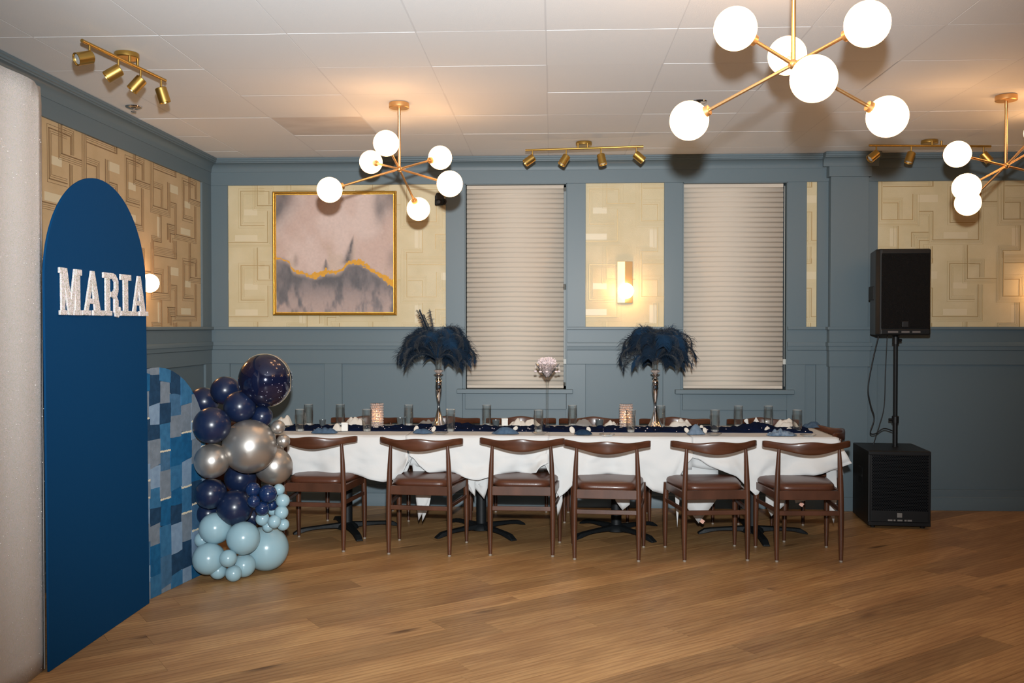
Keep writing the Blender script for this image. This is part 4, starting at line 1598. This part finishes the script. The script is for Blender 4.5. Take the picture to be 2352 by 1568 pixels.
napkin('crumpled_napkin', 1806, 978, 0.16, 0.10, 0.068, 7, NAPKIN, 'crumpled white napkin near the end of the runner toward the subwoofer', WN)
napkin('crumpled_napkin', 776, 990, 0.10, 0.06, 0.052, 8, NAPKIN, 'white napkin corner behind the denim napkin nearest the balloons', WN)
napkin('denim_napkin', 746, 995, 0.19, 0.09, 0.048, 11, NAPD[0], 'blue denim napkin nearest the balloons', DN, sharp=0.6)
napkin('denim_napkin', 972, 996, 0.14, 0.07, 0.050, 12, NAPD[0], 'blue denim napkin in front of the left feather vase', DN, sharp=0.5)
napkin('denim_napkin', 1161, 997, 0.19, 0.08, 0.046, 13, NAPD[0], 'blue denim napkin with frayed edge left of the crystal stem', DN, sharp=0.5)
napkin('denim_napkin', 1339, 999, 0.13, 0.07, 0.062, 14, NAPD[1], 'dark denim napkin right of the crystal stem', DN, sharp=0.5)
napkin('denim_napkin', 1598, 998, 0.14, 0.08, 0.060, 15, NAPD[2], 'pale grey-blue denim napkin right of the right feather vase', DN, sharp=0.5)
napkin('denim_napkin', 1793, 1001, 0.20, 0.09, 0.050, 16, NAPD[3], 'washed light-blue denim napkin at the subwoofer end', DN, sharp=1.2)
napkin('denim_napkin', 1866, 980, 0.14, 0.14, 0.045, 17, NAPD[0], 'deep blue denim napkin at the far corner by the end chair', DN, sharp=0.7)


# rounded white napkin ears that stick out behind the denim napkins
def ear(px, py, s_, tilt, lb, gname='white napkin tips'):
    p = on_table(px, py)
    mb_ = MB().sphere((0, 0, 0), 1.0, 20, 12, None, (0.015 * s_, 0.006 * s_, 0.021 * s_))
    o = obj('napkin_tip', mb_, NAPKIN, None, smooth=80)
    o.location = (p.x, p.y, TOPZ + 0.020 * s_)
    o.rotation_euler = (R(-20), R(tilt), 0)
    tag(o, lb, 'napkin', gname)


ear(956, 992, 1.15, 18, 'white napkin tip left of the denim napkin before the left vase')
ear(996, 991, 1.0, 30, 'white napkin tip right of the denim napkin before the left vase')
ear(1184, 990, 1.0, 50, 'white napkin tip on the frayed denim napkin')
ear(1314, 995, 1.25, -25, 'white napkin tip left of the dark denim napkin')
ear(1352, 992, 1.0, -30, 'white napkin tip right of the dark denim napkin')
ear(1577, 994, 1.0, -40, 'white napkin tip left of the pale grey denim napkin')
ear(1611, 988, 1.0, 10, 'white napkin tip standing behind the pale grey denim napkin')
ear(1619, 994, 1.0, -20, 'white napkin tip right of the pale grey denim napkin')
ear(1762, 992, 1.1, 60, 'white napkin tip left of the washed denim napkin')
ear(1812, 992, 1.0, 70, 'white napkin tip right of the washed denim napkin')


# grey cups, white boxes, spoon, glass plates, cutlery
def cup(px, py, s_, lb, tilt=0.0):
    p = on_table(px, py)
    p.y = min(p.y, 7.2)
    d_ = ray(px, py)
    p.x = d_.x * p.y / d_.y
    t = obj('votive_cup', MB().lathe([(0.0005, 0), (0.018, 0), (0.020, 0.004), (0.027, 0.052), (0.028, 0.054), (0.0255, 0.054), (0.019, 0.008), (0.0005, 0.007)], 28), SMOKE, None, smooth=40)
    t.scale = (s_, s_, s_)
    t.location = (p.x, p.y, TOPZ + 0.006)
    t.rotation_euler = (0, R(tilt), 0)
    tag(t, lb, 'cup', 'grey votive cups')


cup(741, 981, 0.95, 'grey votive cup between the two left highball glasses')
cup(919, 977, 1.0, 'grey votive cup right of the left crystal candle')
cup(1139, 983, 1.05, 'grey votive cup left of the white box by the crystal stem')
cup(1377, 984, 1.15, 'grey cup right of the dark denim napkin')


def favor(px, py, w, h, lb, lid=False, rz=0.15):
    p = on_table(px, py)
    t = thing('favor_box', lb, 'box', (p.x, p.y, TOPZ + 0.004), rz, 'white favor boxes')
    obj('box_body', MB().box(-w / 2, w / 2, -w / 2, w / 2, 0, h), PAPER, t, bevel=0.002)
    if lid:
        obj('lid_flap', MB().prism([(-w / 2, w / 2, h), (0, w / 2, h + w * 0.7), (w / 2, w / 2, h)], (0, -0.0015, 0)), PAPER, t)
    else:
        obj('box_lid', MB().box(-w / 2 - 0.001, w / 2 + 0.001, -w / 2 - 0.001, w / 2 + 0.001, h - 0.012, h + 0.001), PAPER, t, bevel=0.002)


favor(792, 990, 0.046, 0.060, 'white favor box right of the denim napkin nearest the balloons')
favor(1159, 978, 0.046, 0.055, 'white favor box on the wall side left of the crystal stem')
favor(1742, 983, 0.055, 0.040, 'open white favor box near the white spoon', True, 0.5)
p = on_table(1722, 983)
sp = MB()
sp.loops([[(0.012 * w_ * math.cos(a), 0.004 * math.sin(a) - 0.02 * t_, 0.002 + 0.075 * t_) for a in [2 * PI * i / 12 for i in range(12)]] for t_, w_ in
          ((0, 0.45), (0.35, 0.5), (0.6, 0.8), (0.75, 1.2), (0.88, 1.35), (0.97, 1.0), (1.0, 0.3))])
so = obj('plastic_spoon', sp, PAPER, None, smooth=60)
so.location = (p.x, p.y, TOPZ + 0.002)
so.rotation_euler = (0, R(-28), 0)
tag(so, 'white plastic spoon standing up beside the open favor box', 'spoon')


def plate(px, py, r_, lb):
    p = on_table(px, py)
    prof = [(0.0005, 0.0), (r_ * 0.6, 0.0), (r_ * 0.72, 0.004), (r_, 0.014), (r_ * 0.99, 0.0165), (r_ * 0.70, 0.007), (r_ * 0.58, 0.003), (0.0005, 0.003)]
    mb_ = MB().lathe(prof, 40, None, 0.02, 20, True, (0.01, 0.02))
    o = obj('clear_plate', mb_, GLASS, None, smooth=50)
    o.location = (p.x, p.y, TOPZ + 0.002)
    tag(o, lb, 'plate', 'clear scalloped plates')


plate(1012, 998, 0.055, 'clear scalloped plate right of the denim napkin before the left vase')
plate(1240, 998, 0.055, 'clear scalloped plate at the foot of the crystal stem')
plate(1394, 1002, 0.055, 'clear scalloped plate below the grey cup right of the dark denim napkin')
plate(1640, 1000, 0.055, 'clear scalloped plate right of the pale grey denim napkin')
plate(1856, 1003, 0.055, 'clear scalloped plate at the subwoofer end')
CLEARP = mat('clear_plastic_wrap', '#e6e2dc', rough=0.12, trans=0.85, ior=1.2)
napkin('plastic_wrapper', 984, 972, 0.15, 0.08, 0.045, 31, CLEARP, 'crumpled clear plastic wrapper left of the left feather vase', 'clear wrappers', cat='wrapper')
napkin('plastic_wrapper', 1340, 976, 0.13, 0.09, 0.075, 32, CLEARP, 'crumpled clear plastic wrapper right of the wall-side glass by the crystal stem', 'clear wrappers', cat='wrapper')
gems = MB()
for _ in range(60):
    u, v = cr_.random(), cr_.uniform(0.02, 0.5)
    q = runner_pt(u, v)
    s_ = cr_.uniform(0.0025, 0.006)
    gems.add([(s_, 0, 0), (-s_, 0, 0), (0, s_, 0), (0, -s_, 0), (0, 0, s_), (0, 0, -s_)], [(0, 2, 4), (2, 1, 4), (1, 3, 4), (3, 0, 4), (2, 0, 5), (1, 2, 5), (3, 1, 5), (0, 3, 5)],
             Matrix.Translation(q + Vector((0, 0, s_ * 0.6))))
go = obj('table_gems', gems, MATS['crystal_chip'], None, kind='stuff')
tag(go, 'clear acrylic gems scattered over the navy runner', 'gems')

# ------------------------------------------------------------------ loudspeaker, pole, subwoofer, cables
SUBX, SUBY = 2.635, 7.395
sub = thing('subwoofer', 'black subwoofer cabinet on the oak floor beside the table end', 'subwoofer', (SUBX, SUBY, 0), R(-5))
SW, SD, SH = 0.455, 0.50, 0.585
sb = MB()
sb.box(-SW / 2, SW / 2, -SD / 2, SD / 2, 0.018, SH)
obj('cabinet', sb, BLACKP, sub, bevel=0.008, seg=3)
gy_ = -SD / 2
grille = MB()
HR = 0.0052
gx0, gx1, gz0, gz1 = -SW / 2 + 0.02, SW / 2 - 0.02, 0.05, SH - 0.03
obj('grille', MB().box(gx0, gx1, gy_ - 0.010, gy_ + 0.001, gz0, gz1), BLACKP, sub, bevel=0.003)
r_ = 0
z = gz0 + 0.09
while z < gz1 - 0.008:
    x = gx0 + 0.010 + (0.0062 if r_ % 2 else 0)
    while x < gx1 - 0.008:
        grille.add([(x + HR * math.cos(PI / 3 * i), gy_ - 0.0106, z + HR * math.sin(PI / 3 * i)) for i in range(6)], [range(6)])
        x += 0.0124
    z += 0.0107
    r_ += 1
obj('grille_holes', grille, mat('grille_hole', '#04060a', rough=0.9, spec=0.0), sub, kind='stuff', norm=False)
for z0, z1 in ((SH - 0.03, SH - 0.004), (0.022, 0.048)):
    obj('face_trim', MB().box(-SW / 2 + 0.004, SW / 2 - 0.004, gy_ - 0.012, gy_ + 0.001, z0, z1), BLACKP, sub, bevel=0.003)
obj('badge', MB().box(-0.018, 0.018, gy_ - 0.014, gy_ - 0.009, 0.085, 0.119), GREYM, sub, bevel=0.002)
ls = MB()
for q in ((-0.085, -0.052), (-0.044, -0.030), (-0.016, 0.020), (0.034, 0.050), (0.056, 0.088)):
    ls.box(q[0], q[1], gy_ - 0.013, gy_ - 0.011, 0.058, 0.070)
obj('label_strip', ls, GREYM, sub)
obj('side_handle', MB().box(-SW / 2 - 0.002, -SW / 2 + 0.01, -0.07, 0.05, 0.30, 0.43), BLACKM, sub, bevel=0.004)
obj('handle_grip', MB().box(-SW / 2 - 0.004, -SW / 2 + 0.004, -0.07, 0.05, 0.355, 0.375), BLACKP, sub, bevel=0.004)
for s1 in (-1, 1):
    for s2 in (-1, 1):
        obj('foot', MB().lathe([(0.018, 0), (0.02, 0.018)], 14, Matrix.Translation((s1 * 0.18, s2 * 0.2, 0))), BLACKP, sub)

ppos = at_y(2056, 1000, 7.42)
pole = thing('speaker_pole', 'black pole standing on the subwoofer and carrying the loudspeaker', 'pole', (ppos.x, 7.42, SH))
obj('lower_tube', MB().lathe([(0.024, 0.0), (0.024, 0.004), (0.0185, 0.006), (0.0185, 0.22), (0.0185, 0.23)], 20), BLACKP, pole, smooth=40)
obj('upper_tube', MB().lathe([(0.0165, 0.22), (0.0165, 0.87)], 20), BLACKM, pole, smooth=40)
obj('collar', MB().lathe([(0.026, 0.185), (0.026, 0.235), (0.02, 0.24)], 20), BLACKP, pole, smooth=40)
obj('collar', MB().lathe([(0.026, 0.80), (0.026, 0.855), (0.02, 0.86)], 20), BLACKP, pole, smooth=40)
obj('clamp_knob', MB().tube([(-0.02, 0, 0.21), (-0.05, 0, 0.21)], 0.010, 10).tube([(0.02, 0, 0.83), (0.045, 0, 0.83)], 0.010, 10), BLACKP, pole, smooth=40)

SPX = at_y(2066, 660, 7.35).x
SZ0, SZ1 = SH + 0.865, at_y(2066, 570, 7.18).z
spk = thing('loudspeaker', 'black loudspeaker cabinet mounted on the pole above the subwoofer', 'speaker', (ppos.x, 7.42, SZ0), R(-1))
SPH = SZ1 - SZ0
w2, dd = 0.185, 0.20
plan = [(-w2, -dd), (w2, -dd), (w2 + 0.022, -dd + 0.045), (w2 - 0.05, dd), (-w2 + 0.05, dd), (-w2 - 0.022, -dd + 0.045)]
obj('cabinet', MB().prism([(x, y, 0.006) for x, y in plan], (0, 0, SPH - 0.006)), BLACKP, spk, bevel=0.010, seg=3)
obj('grille', MB().box(-w2 + 0.006, w2 - 0.006, -dd - 0.008, -dd + 0.002, 0.055, SPH - 0.040), BLACKG, spk, bevel=0.004)
obj('top_band', MB().box(-w2 + 0.004, w2 - 0.004, -dd - 0.010, -dd + 0.002, SPH - 0.038, SPH - 0.006), BLACKP, spk, bevel=0.004)
obj('bottom_band', MB().box(-w2 + 0.004, w2 - 0.004, -dd - 0.010, -dd + 0.002, 0.012, 0.050), BLACKP, spk, bevel=0.004)
sc_ = MB()
for x in (-w2 + 0.04, w2 - 0.04):
    for z in (SPH - 0.022, 0.032):
        sc_.tube([(x, -dd - 0.012, z), (x, -dd - 0.009, z)], 0.006, 10)
obj('screws', sc_, BLACKM, spk)
obj('badge', MB().box(-0.022, 0.022, -dd - 0.011, -dd - 0.006, 0.068, 0.110), mat('dark_badge', '#2c2c2d', rough=0.4, metal=0.4), spk, bevel=0.002)
ls = MB()
for q in ((-0.13, -0.055), (-0.03, 0.03), (0.05, 0.11)):
    ls.box(q[0], q[1], -dd - 0.0115, -dd - 0.009, 0.024, 0.037)
obj('label_strip', ls, mat('strip_print', '#5f5a58', rough=0.5), spk)
obj('handle_recess', MB().box(-w2 - 0.006, -w2 + 0.02, -0.05, 0.06, SPH * 0.42, SPH * 0.58), BLACKM, spk, bevel=0.004, )
obj('pole_socket', MB().lathe([(0.03, 0.0), (0.03, 0.012)], 18), BLACKP, spk)
for (pts, lb, nm) in (
        ([(2018, 770), (2004, 830), (1994, 890), (2000, 930), (2008, 960), (1999, 992), (2010, 996), (2030, 984), (2052, 990)], 'thick black cable bowing out left of the speaker pole', 'black_cable'),
        ([(2038, 770), (2034, 850), (2031, 930), (2020, 975), (2012, 1000), (2006, 1006)], 'thin black cable hanging between the bowed cable and the pole', 'black_cable')):
    P = [at_y(a, b, 7.47) for a, b in pts]
    if nm and 'thin' in lb:
        P = [at_y(a, b, 7.50) for a, b in pts]
        P[-1].z = SH + 0.004
    dense = []
    for i in range(len(P) - 1):
        p0, p1, p2, p3 = P[max(i - 1, 0)], P[i], P[i + 1], P[min(i + 2, len(P) - 1)]
        for s_ in range(8):
            t = s_ / 8
            dense.append(0.5 * ((2 * p1) + (p2 - p0) * t + (2 * p0 - 5 * p1 + 4 * p2 - p3) * t * t + (3 * p1 - p0 - 3 * p2 + p3) * t ** 3))
    dense.append(P[-1])
    co = obj('black_cable', MB().tube(dense, 0.0048 if 'thick' in lb else 0.0035, 8), BLACKP, None, smooth=80)
    tag(co, lb, 'cable', 'speaker cables')


# ------------------------------------------------------------------ chandeliers
def chandelier(hub, globes, lb, rgl=0.0775):
    """hub and globe centres are world points"""
    t = thing('globe_chandelier', lb, 'chandelier', (hub.x, hub.y, ZC), group='brass globe chandeliers')
    hz = hub.z - ZC
    obj('canopy', MB().lathe([(0.0005, -0.001), (0.062, -0.001), (0.064, -0.005), (0.064, -0.030), (0.060, -0.034), (0.0005, -0.034)], 36), BRASS, t, smooth=40)
    obj('down_rod', MB().lathe([(0.010, -0.034), (0.010, -0.075), (0.0085, -0.078), (0.0085, hz)], 16), BRASS, t, smooth=40)
    obj('hub', MB().sphere((0, 0, hz), 0.019, 18, 12), BRASS, t, smooth=60)
    h0 = Vector((0, 0, hz))
    for g in globes:
        gl = g - Vector((hub.x, hub.y, ZC))
        d = (gl - h0).normalized()
        end = gl - d * (rgl * 0.93)
        am = obj('arm', MB().tube([h0, end], 0.0068, 12), BRASS, t, smooth=60)
        obj('socket_cup', MB().lathe([(0.010, -0.022), (0.020, -0.020), (0.022, 0.0), (0.027, 0.004), (0.024, 0.010), (0.0005, 0.012)], 20, align(d, end)), BRASS, am, smooth=40)
        obj('globe', MB().sphere(gl, rgl, 32, 20), GLOBE, am, smooth=80)


def rods(hub, pairs):
    """each pair of picture points is one straight rod through the hub with equal halves"""
    out = []
    hp = project(hub)
    for (ax, ay, sa), (bx_, by_, sb_) in pairs:
        best = None
        for k_ in range(-60, 61):
            dd_ = k_ * 0.01            # depth offset of the first globe
            for l in (0,):
                ra, rb = ray(ax, ay), ray(bx_, by_)
                a = CAMP + ra * ((hub.y + dd_) / ra.y)
                b = CAMP + rb * ((hub.y - dd_) / rb.y)
                m_ = (a + b) / 2 - hub
                la, lb_ = (a - hub).length, (b - hub).length
                e = m_.length + abs(la - lb_) * 0.7 + 0.25 * abs(la - 0.47)
                szr = project(b)[2] / project(a)[2] - sa / sb_
                e += abs(szr) * 1.2
                if best is None or e < best[0]:
                    best = (e, a, b)
        out += [best[1], best[2]]
    return out


hz = CAM_H + 0.985
h1 = at_y(917, 388, 5.93)
chandelier(h1, rods(h1, [((887, 329, 59), (961, 480, 53)), ((852, 372, 56), (1033, 422, 60)), ((757, 436, 60), (1011, 362, 56))]),
           'six-globe brass chandelier hanging in front of the framed painting')
h2 = at_y(1822, 148, 3.52)
chandelier(h2, rods(h2, [((1689, 66, 102), (2038, 268, 97)), ((1992, 55, 105), (1583, 277, 91)), ((1869, 181, 113), (1808, 128, 92))]),
           'largest, nearest six-globe brass chandelier at the top')
h3 = at_y(2310, 381, 5.90)
g3 = rods(h3, [((2199, 354, 62), (2424, 408, 58)), ((2220, 430, 66), (2392, 334, 56)), ((2223, 466, 59), (2384, 304, 60))])
chandelier(h3, g3, 'six-globe brass chandelier at the edge above the loudspeaker')


# ------------------------------------------------------------------ track lights
def track(a, b, can, aims, lb, fr, zb=-0.065):
    """a, b: ends of the bar on the ceiling plan; fr: where the heads sit along it"""
    c_ = Vector((can.x, can.y, ZC))
    t = thing('track_light', lb, 'track light', tuple(c_), group='brass track lights')
    A, B = a - c_, b - c_
    A.z = B.z = zb
    d = (B - A).normalized()
    obj('canopy', MB().lathe([(0.0005, -0.001), (0.060, -0.001), (0.062, -0.004), (0.062, -0.024), (0.058, -0.028), (0.0005, -0.028)], 36), BRASS_D, t, smooth=40)
    q = A + d * (-A).dot(d)
    for s_ in (-0.036, 0.036):
        pz = q + d * s_
        obj('post', MB().tube([Vector((pz.x, pz.y, -0.026)), pz], 0.007, 10), BRASS_D, t, smooth=60)
    obj('bar', MB().tube([A, B], 0.0085, 12), BRASS_D, t, smooth=60)
    for f_, aim in zip(fr, aims):
        p_ = A.lerp(B, f_)
        j = p_ + Vector((0, 0, -0.062))
        ax = Vector(aim).normalized()
        hd = obj('spot_head', MB().lathe([(0.0005, -0.030), (0.027, -0.030), (0.031, -0.026), (0.031, 0.052), (0.028, 0.052), (0.026, 0.040), (0.0005, 0.040)], 28, align(ax, j + ax * 0.018)), BRASS_D, t, smooth=40)
        obj('stem', MB().tube([p_, j], 0.0055, 10), BRASS_D, hd, smooth=60)
        obj('lens', MB().lathe([(0.0005, 0.041), (0.025, 0.041), (0.024, 0.045), (0.0005, 0.047)], 20, align(ax, j + ax * 0.018)), LENS, hd, smooth=60)


ZBAR = ZC - 0.065
track(at_z(188, 93, ZBAR), at_z(380, 185, ZBAR), at_z(291, 122, ZC), [(-0.55, -0.75, -0.35), (-0.75, -0.35, -0.6), (-0.6, -0.25, -0.8), (0.25, 0.15, -0.95)],
      'brass four-head track light on the ceiling above the blue arch', (0.08, 0.40, 0.67, 0.94))
track(at_z(1207, 345, ZBAR), at_z(1478, 336, ZBAR), at_z(1341, 326, ZC), [(-0.75, -0.15, -0.55), (-0.5, -0.15, -0.8), (0.2, -0.2, -0.9), (0.75, -0.1, -0.65)],
      'brass four-head track light on the ceiling between the two windows', (0.06, 0.35, 0.645, 0.94))
track(at_z(1996, 334, ZBAR), at_z(2276, 336, ZBAR), at_z(2135, 322, ZC), [(-0.75, -0.15, -0.6), (-0.35, -0.15, -0.9), (0.3, -0.2, -0.9), (0.6, -0.1, -0.75)],
      'brass four-head track light on the ceiling above the loudspeaker', (0.06, 0.345, 0.65, 0.94))


# sprinklers
def sprinkler(px, py, lb):
    p = at_z(px, py, ZC)
    t = thing('sprinkler_head', lb, 'sprinkler', tuple(p), group='ceiling sprinklers')
    obj('escutcheon', MB().lathe([(0.0005, 0.0), (0.052, 0.0), (0.050, -0.005), (0.032, -0.012), (0.0005, -0.013)], 30), CHROME, t, smooth=40)
    obj('deflector', MB().lathe([(0.007, -0.012), (0.007, -0.030), (0.017, -0.031), (0.017, -0.034), (0.0005, -0.034)], 18), CHROME, t, smooth=40)


sprinkler(307, 245, 'chrome sprinkler head below the left track light')
sprinkler(1605, 233, 'chrome sprinkler head peeking out behind the nearest chandelier')


# ------------------------------------------------------------------ wall sconces
def sconce(side, u, zc, lb, zp=None):
    if side == 'back':
        loc, rz = (u, YB - 0.0065, zc), 0.0
    else:
        loc, rz = (XL + 0.0065, u, zc), PI / 2
    t = thing('wall_sconce', lb, 'sconce', loc, rz, 'brass globe sconces')
    h0, h1, w = -0.173, 0.173, 0.064
    pl_ = MB().prism([(-w, 0, h0), (-w, -0.018, h0), (0, -0.030, h0), (w, -0.018, h0), (w, 0, h0)], (0, 0, h1 - h0))
    obj('back_plate', pl_, BRASS, t, bevel=0.0015)
    obj('socket', MB().tube([(0.004, -0.025, -0.075), (0.004, -0.030, -0.075)], 0.018, 16), BRASS, t, smooth=40)
    obj('globe', MB().sphere((0.004, -0.088, -0.075), 0.065, 32, 20), SGLOBE, t, smooth=80)


sconce('back', at_y(1435, 648, YB - 0.02).x, at_y(1435, 648, YB - 0.02).z, 'brass wall sconce with lit globe between the two windows')
ul = at_x(343, 652, XL + 0.0945).y
sconce('left', ul, at_x(337, 628, XL + 0.02).z, 'brass wall sconce with lit globe half hidden behind the blue arch')
sconce('back', at_y(2398, 640, YB - 0.02).x, at_y(2398, 640, YB - 0.02).z, 'brass wall sconce with lit globe just past the loudspeaker')

# ------------------------------------------------------------------ framed abstract painting
a0, a1 = at_y(626, 440, YB - 0.035), at_y(911, 724, YB - 0.035)
px0, px1, pz0, pz1 = a0.x, a1.x, a1.z, a0.z
pic = thing('framed_painting', 'abstract canvas in pink, grey and gold leaf in a thin gold frame', 'painting', ((px0 + px1) / 2, YB - 0.007, pz0))
W_, H_ = px1 - px0, pz1 - pz0
fw = 0.028
prof = [(0, 0), (0, 0.036), (0.007, 0.040), (0.016, 0.036), (0.022, 0.026), (0.028, 0.026), (0.028, 0)]
for nm, (ax_, az_), (bx2, bz2), (ux, uz) in (('frame_bar', (-W_ / 2, 0), (W_ / 2, 0), (0, 1)), ('frame_bar', (-W_ / 2, H_), (W_ / 2, H_), (0, -1)),
                                            ('frame_bar', (-W_ / 2, 0), (-W_ / 2, H_), (1, 0)), ('frame_bar', (W_ / 2, 0), (W_ / 2, H_), (-1, 0))):
    r1, r2 = [], []
    along = Vector((bx2 - ax_, 0, bz2 - az_)).normalized()
    for o_, h_ in prof:
        r1.append(Vector((ax_ + ux * o_, -h_, az_ + uz * o_)) + along * o_)
        r2.append(Vector((bx2 + ux * o_, -h_, bz2 + uz * o_)) - along * o_)
    obj(nm, MB().loops([r1, r2]), GOLDF, pic, smooth=30)
NG = 260
gu, gv = np.meshgrid(np.linspace(0, 1, NG), np.linspace(0, 1, NG))


def nfield(sx, sy, seed, octv=4):
    rs = np.random.RandomState(seed)
    out = np.zeros_like(gu)
    tot = 0
    for o_ in range(octv):
        nx_, ny_ = int(sx * 2 ** o_) + 2, int(sy * 2 ** o_) + 2
        tab = rs.rand(ny_ + 1, nx_ + 1)
        x = gu * (nx_ - 1.001)
        y = gv * (ny_ - 1.001)
        xi, yi = x.astype(int), y.astype(int)
        fx, fy = x - xi, y - yi
        fx, fy = fx * fx * (3 - 2 * fx), fy * fy * (3 - 2 * fy)
        v = (tab[yi, xi] * (1 - fx) + tab[yi, xi + 1] * fx) * (1 - fy) + (tab[yi + 1, xi] * (1 - fx) + tab[yi + 1, xi + 1] * fx) * fy
        out += v * 0.5 ** o_
        tot += 0.5 ** o_
    return out / tot


n1, n2, n3, n4 = nfield(4, 3, 1), nfield(14, 6, 2), nfield(60, 60, 3, 2), nfield(26, 26, 4, 3)
LU = [0, 0.08, 0.115, 0.125, 0.145, 0.19, 0.25, 0.285, 0.35, 0.40, 0.425, 0.49, 0.56, 0.59, 0.615, 0.70, 0.756, 0.82, 0.88, 0.946, 1.0]
LV = [0.459, 0.445, 0.425, 0.395, 0.36, 0.345, 0.325, 0.305, 0.312, 0.335, 0.345, 0.338, 0.36, 0.39, 0.42, 0.43, 0.40, 0.35, 0.325, 0.268, 0.245]
LWD = [0.013, 0.006, 0.008, 0.012, 0.010, 0.014, 0.010, 0.018, 0.022, 0.024, 0.034, 0.016, 0.014, 0.020, 0.015, 0.028, 0.026, 0.016, 0.018, 0.034, 0.036]
line = np.interp(gu, LU, LV)
wid = np.interp(gu, LU, LWD)
sh = (n4 - 0.5) * 0.05
dist = np.abs(gv - line + sh * 0.6)
goldm = (dist < wid * (0.05 + 1.7 * n3)).astype(float)


def sst(a, b, x):
    t = np.clip((x - a) / (b - a), 0, 1)
    return t * t * (3 - 2 * t)


def C(h):
    return np.array(lin(h)[:3])


pink, grey, pale, dark, tan_, gold = C('#bfa79d'), C('#80797a'), C('#cdbab2'), C('#4f5257'), C('#b09c86'), C('#d09a3f')
below = sst(0.03, -0.05, gv - line + (n2 - 0.5) * 0.06)
colr = pink[None, None, :] * np.ones((NG, NG, 1))


def blend(colr, c_, m_):
    return colr * (1 - m_[..., None]) + c_[None, None, :] * m_[..., None]


colr = blend(colr, pale, sst(0.35, 0.7, n1) * 0.8)
colr = blend(colr, tan_, sst(0.45, 0.75, n2) * 0.35 * sst(0.75, 0.45, gv))
gv2 = lambda uc, vc, su, sv: np.exp(-((gu - uc) / su) ** 2 - ((gv - vc) / sv) ** 2)
colr = blend(colr, dark, np.clip(gv2(0.0, 1.0, 0.16, 0.16) * 1.1 + gv2(0.0, 0.85, 0.07, 0.16) * 0.5, 0, 0.85) * (0.55 + 0.6 * n2))
colr = blend(colr, dark, np.clip(gv2(1.0, 0.97, 0.13, 0.13) * 1.0 + gv2(0.88, 0.88, 0.05, 0.16) * 0.55 + gv2(1.0, 0.45, 0.05, 0.09) * 0.6, 0, 0.8) * (0.5 + 0.6 * n2))
gl_ = blend(np.ones((NG, NG, 3)) * grey, dark, sst(0.36, 0.70, n2 * 0.6 + n1 * 0.4 + 0.06 * sst(0.0, 0.35, gv)) * 0.7)
gl_ = blend(gl_, pink, sst(0.60, 0.36, n2) * sst(0.30, 0.02, gv) * 0.6)
colr = colr * (1 - below[..., None]) + gl_ * below[..., None]
spx = 0.605 + (gv - 0.42) * 0.24
spike = np.exp(-((gu - spx) / (0.040 * np.clip((0.68 - gv) / 0.26, 0.05, 1))) ** 2) * sst(0.38, 0.44, gv) * sst(0.68, 0.58, gv)
spike += np.exp(-((gu - 0.425) / (0.030 * np.clip((0.47 - gv) / 0.12, 0.05, 1))) ** 2) * sst(0.34, 0.38, gv) * sst(0.47, 0.43, gv)
spike += 0.45 * np.exp(-((gu - 0.17) / 0.022) ** 2) * sst(0.36, 0.42, gv) * sst(0.53, 0.44, gv)
colr = blend(colr, dark, np.clip(spike, 0, 1) * (0.5 + 0.6 * n3))
colr = blend(colr, gold, goldm)
colr *= (0.94 + 0.12 * n3)[..., None]
cx0, cx1, cz0, cz1 = -W_ / 2 + fw - 0.002, W_ / 2 - fw + 0.002, fw - 0.002, H_ - fw + 0.002
cm = MB().grid(lambda u, v: Vector((cx0 + (cx1 - cx0) * u, -0.022 - 0.0008 * 0, cz0 + (cz1 - cz0) * v)), NG - 1, NG - 1).mesh('canvas')
ca = cm.color_attributes.new('paint', 'FLOAT_COLOR', 'POINT')
rgba = np.ones((NG * NG, 4), np.float32)
rgba[:, :3] = colr.reshape(-1, 3)
ca.data.foreach_set('color', rgba.ravel())
PAINTING = mat('oil_paint', '#ffffff', rough=0.7, spec=0.2, bump=(60, 0.15))
nt = PAINTING.node_tree
an = nt.nodes.new('ShaderNodeAttribute')
an.attribute_name = 'paint'
nt.links.new(an.outputs['Color'], nt.nodes['Principled BSDF'].inputs['Base Color'])
obj('canvas', cm, PAINTING, pic)
obj('canvas_back', MB().box(cx0, cx1, -0.0215, -0.002, cz0, cz1), PAPER, pic)

# ------------------------------------------------------------------ security camera
p = at_y(1010, 460, YB - 0.06)
sc2 = thing('security_camera', 'small black security camera on the wallpaper beside the painting', 'camera', (p.x, YB - 0.0065, p.z))
obj('mount', MB().tube([(0.028, 0, -0.005), (0.028, -0.018, -0.005)], 0.026, 20), BLACKP, sc2, smooth=40)
obj('bracket', MB().tube([(0.028, -0.015, -0.005), (0.012, -0.045, 0.006)], 0.010, 10), BLACKP, sc2, smooth=40)
obj('body', MB().loops([[(x * s_, y, 0.012 + z * s_ - (0.028 if y < -0.11 else 0.0)) for x, z in ((-0.034, -0.034), (0.034, -0.034), (0.036, 0.014), (0.020, 0.046), (-0.020, 0.046), (-0.036, 0.014))] for y, s_ in ((-0.040, 0.75), (-0.060, 1.0), (-0.105, 1.0))]), BLACKP, sc2, bevel=0.006)
obj('lens_hood', MB().box(-0.034, 0.034, -0.125, -0.09, -0.050, 0.0), BLACKM, sc2, bevel=0.008)
obj('lens', MB().tube([(0, -0.126, -0.022), (0, -0.121, -0.022)], 0.014, 18), mat('black_lens', '#050506', rough=0.05, coat=1.0), sc2, smooth=40)
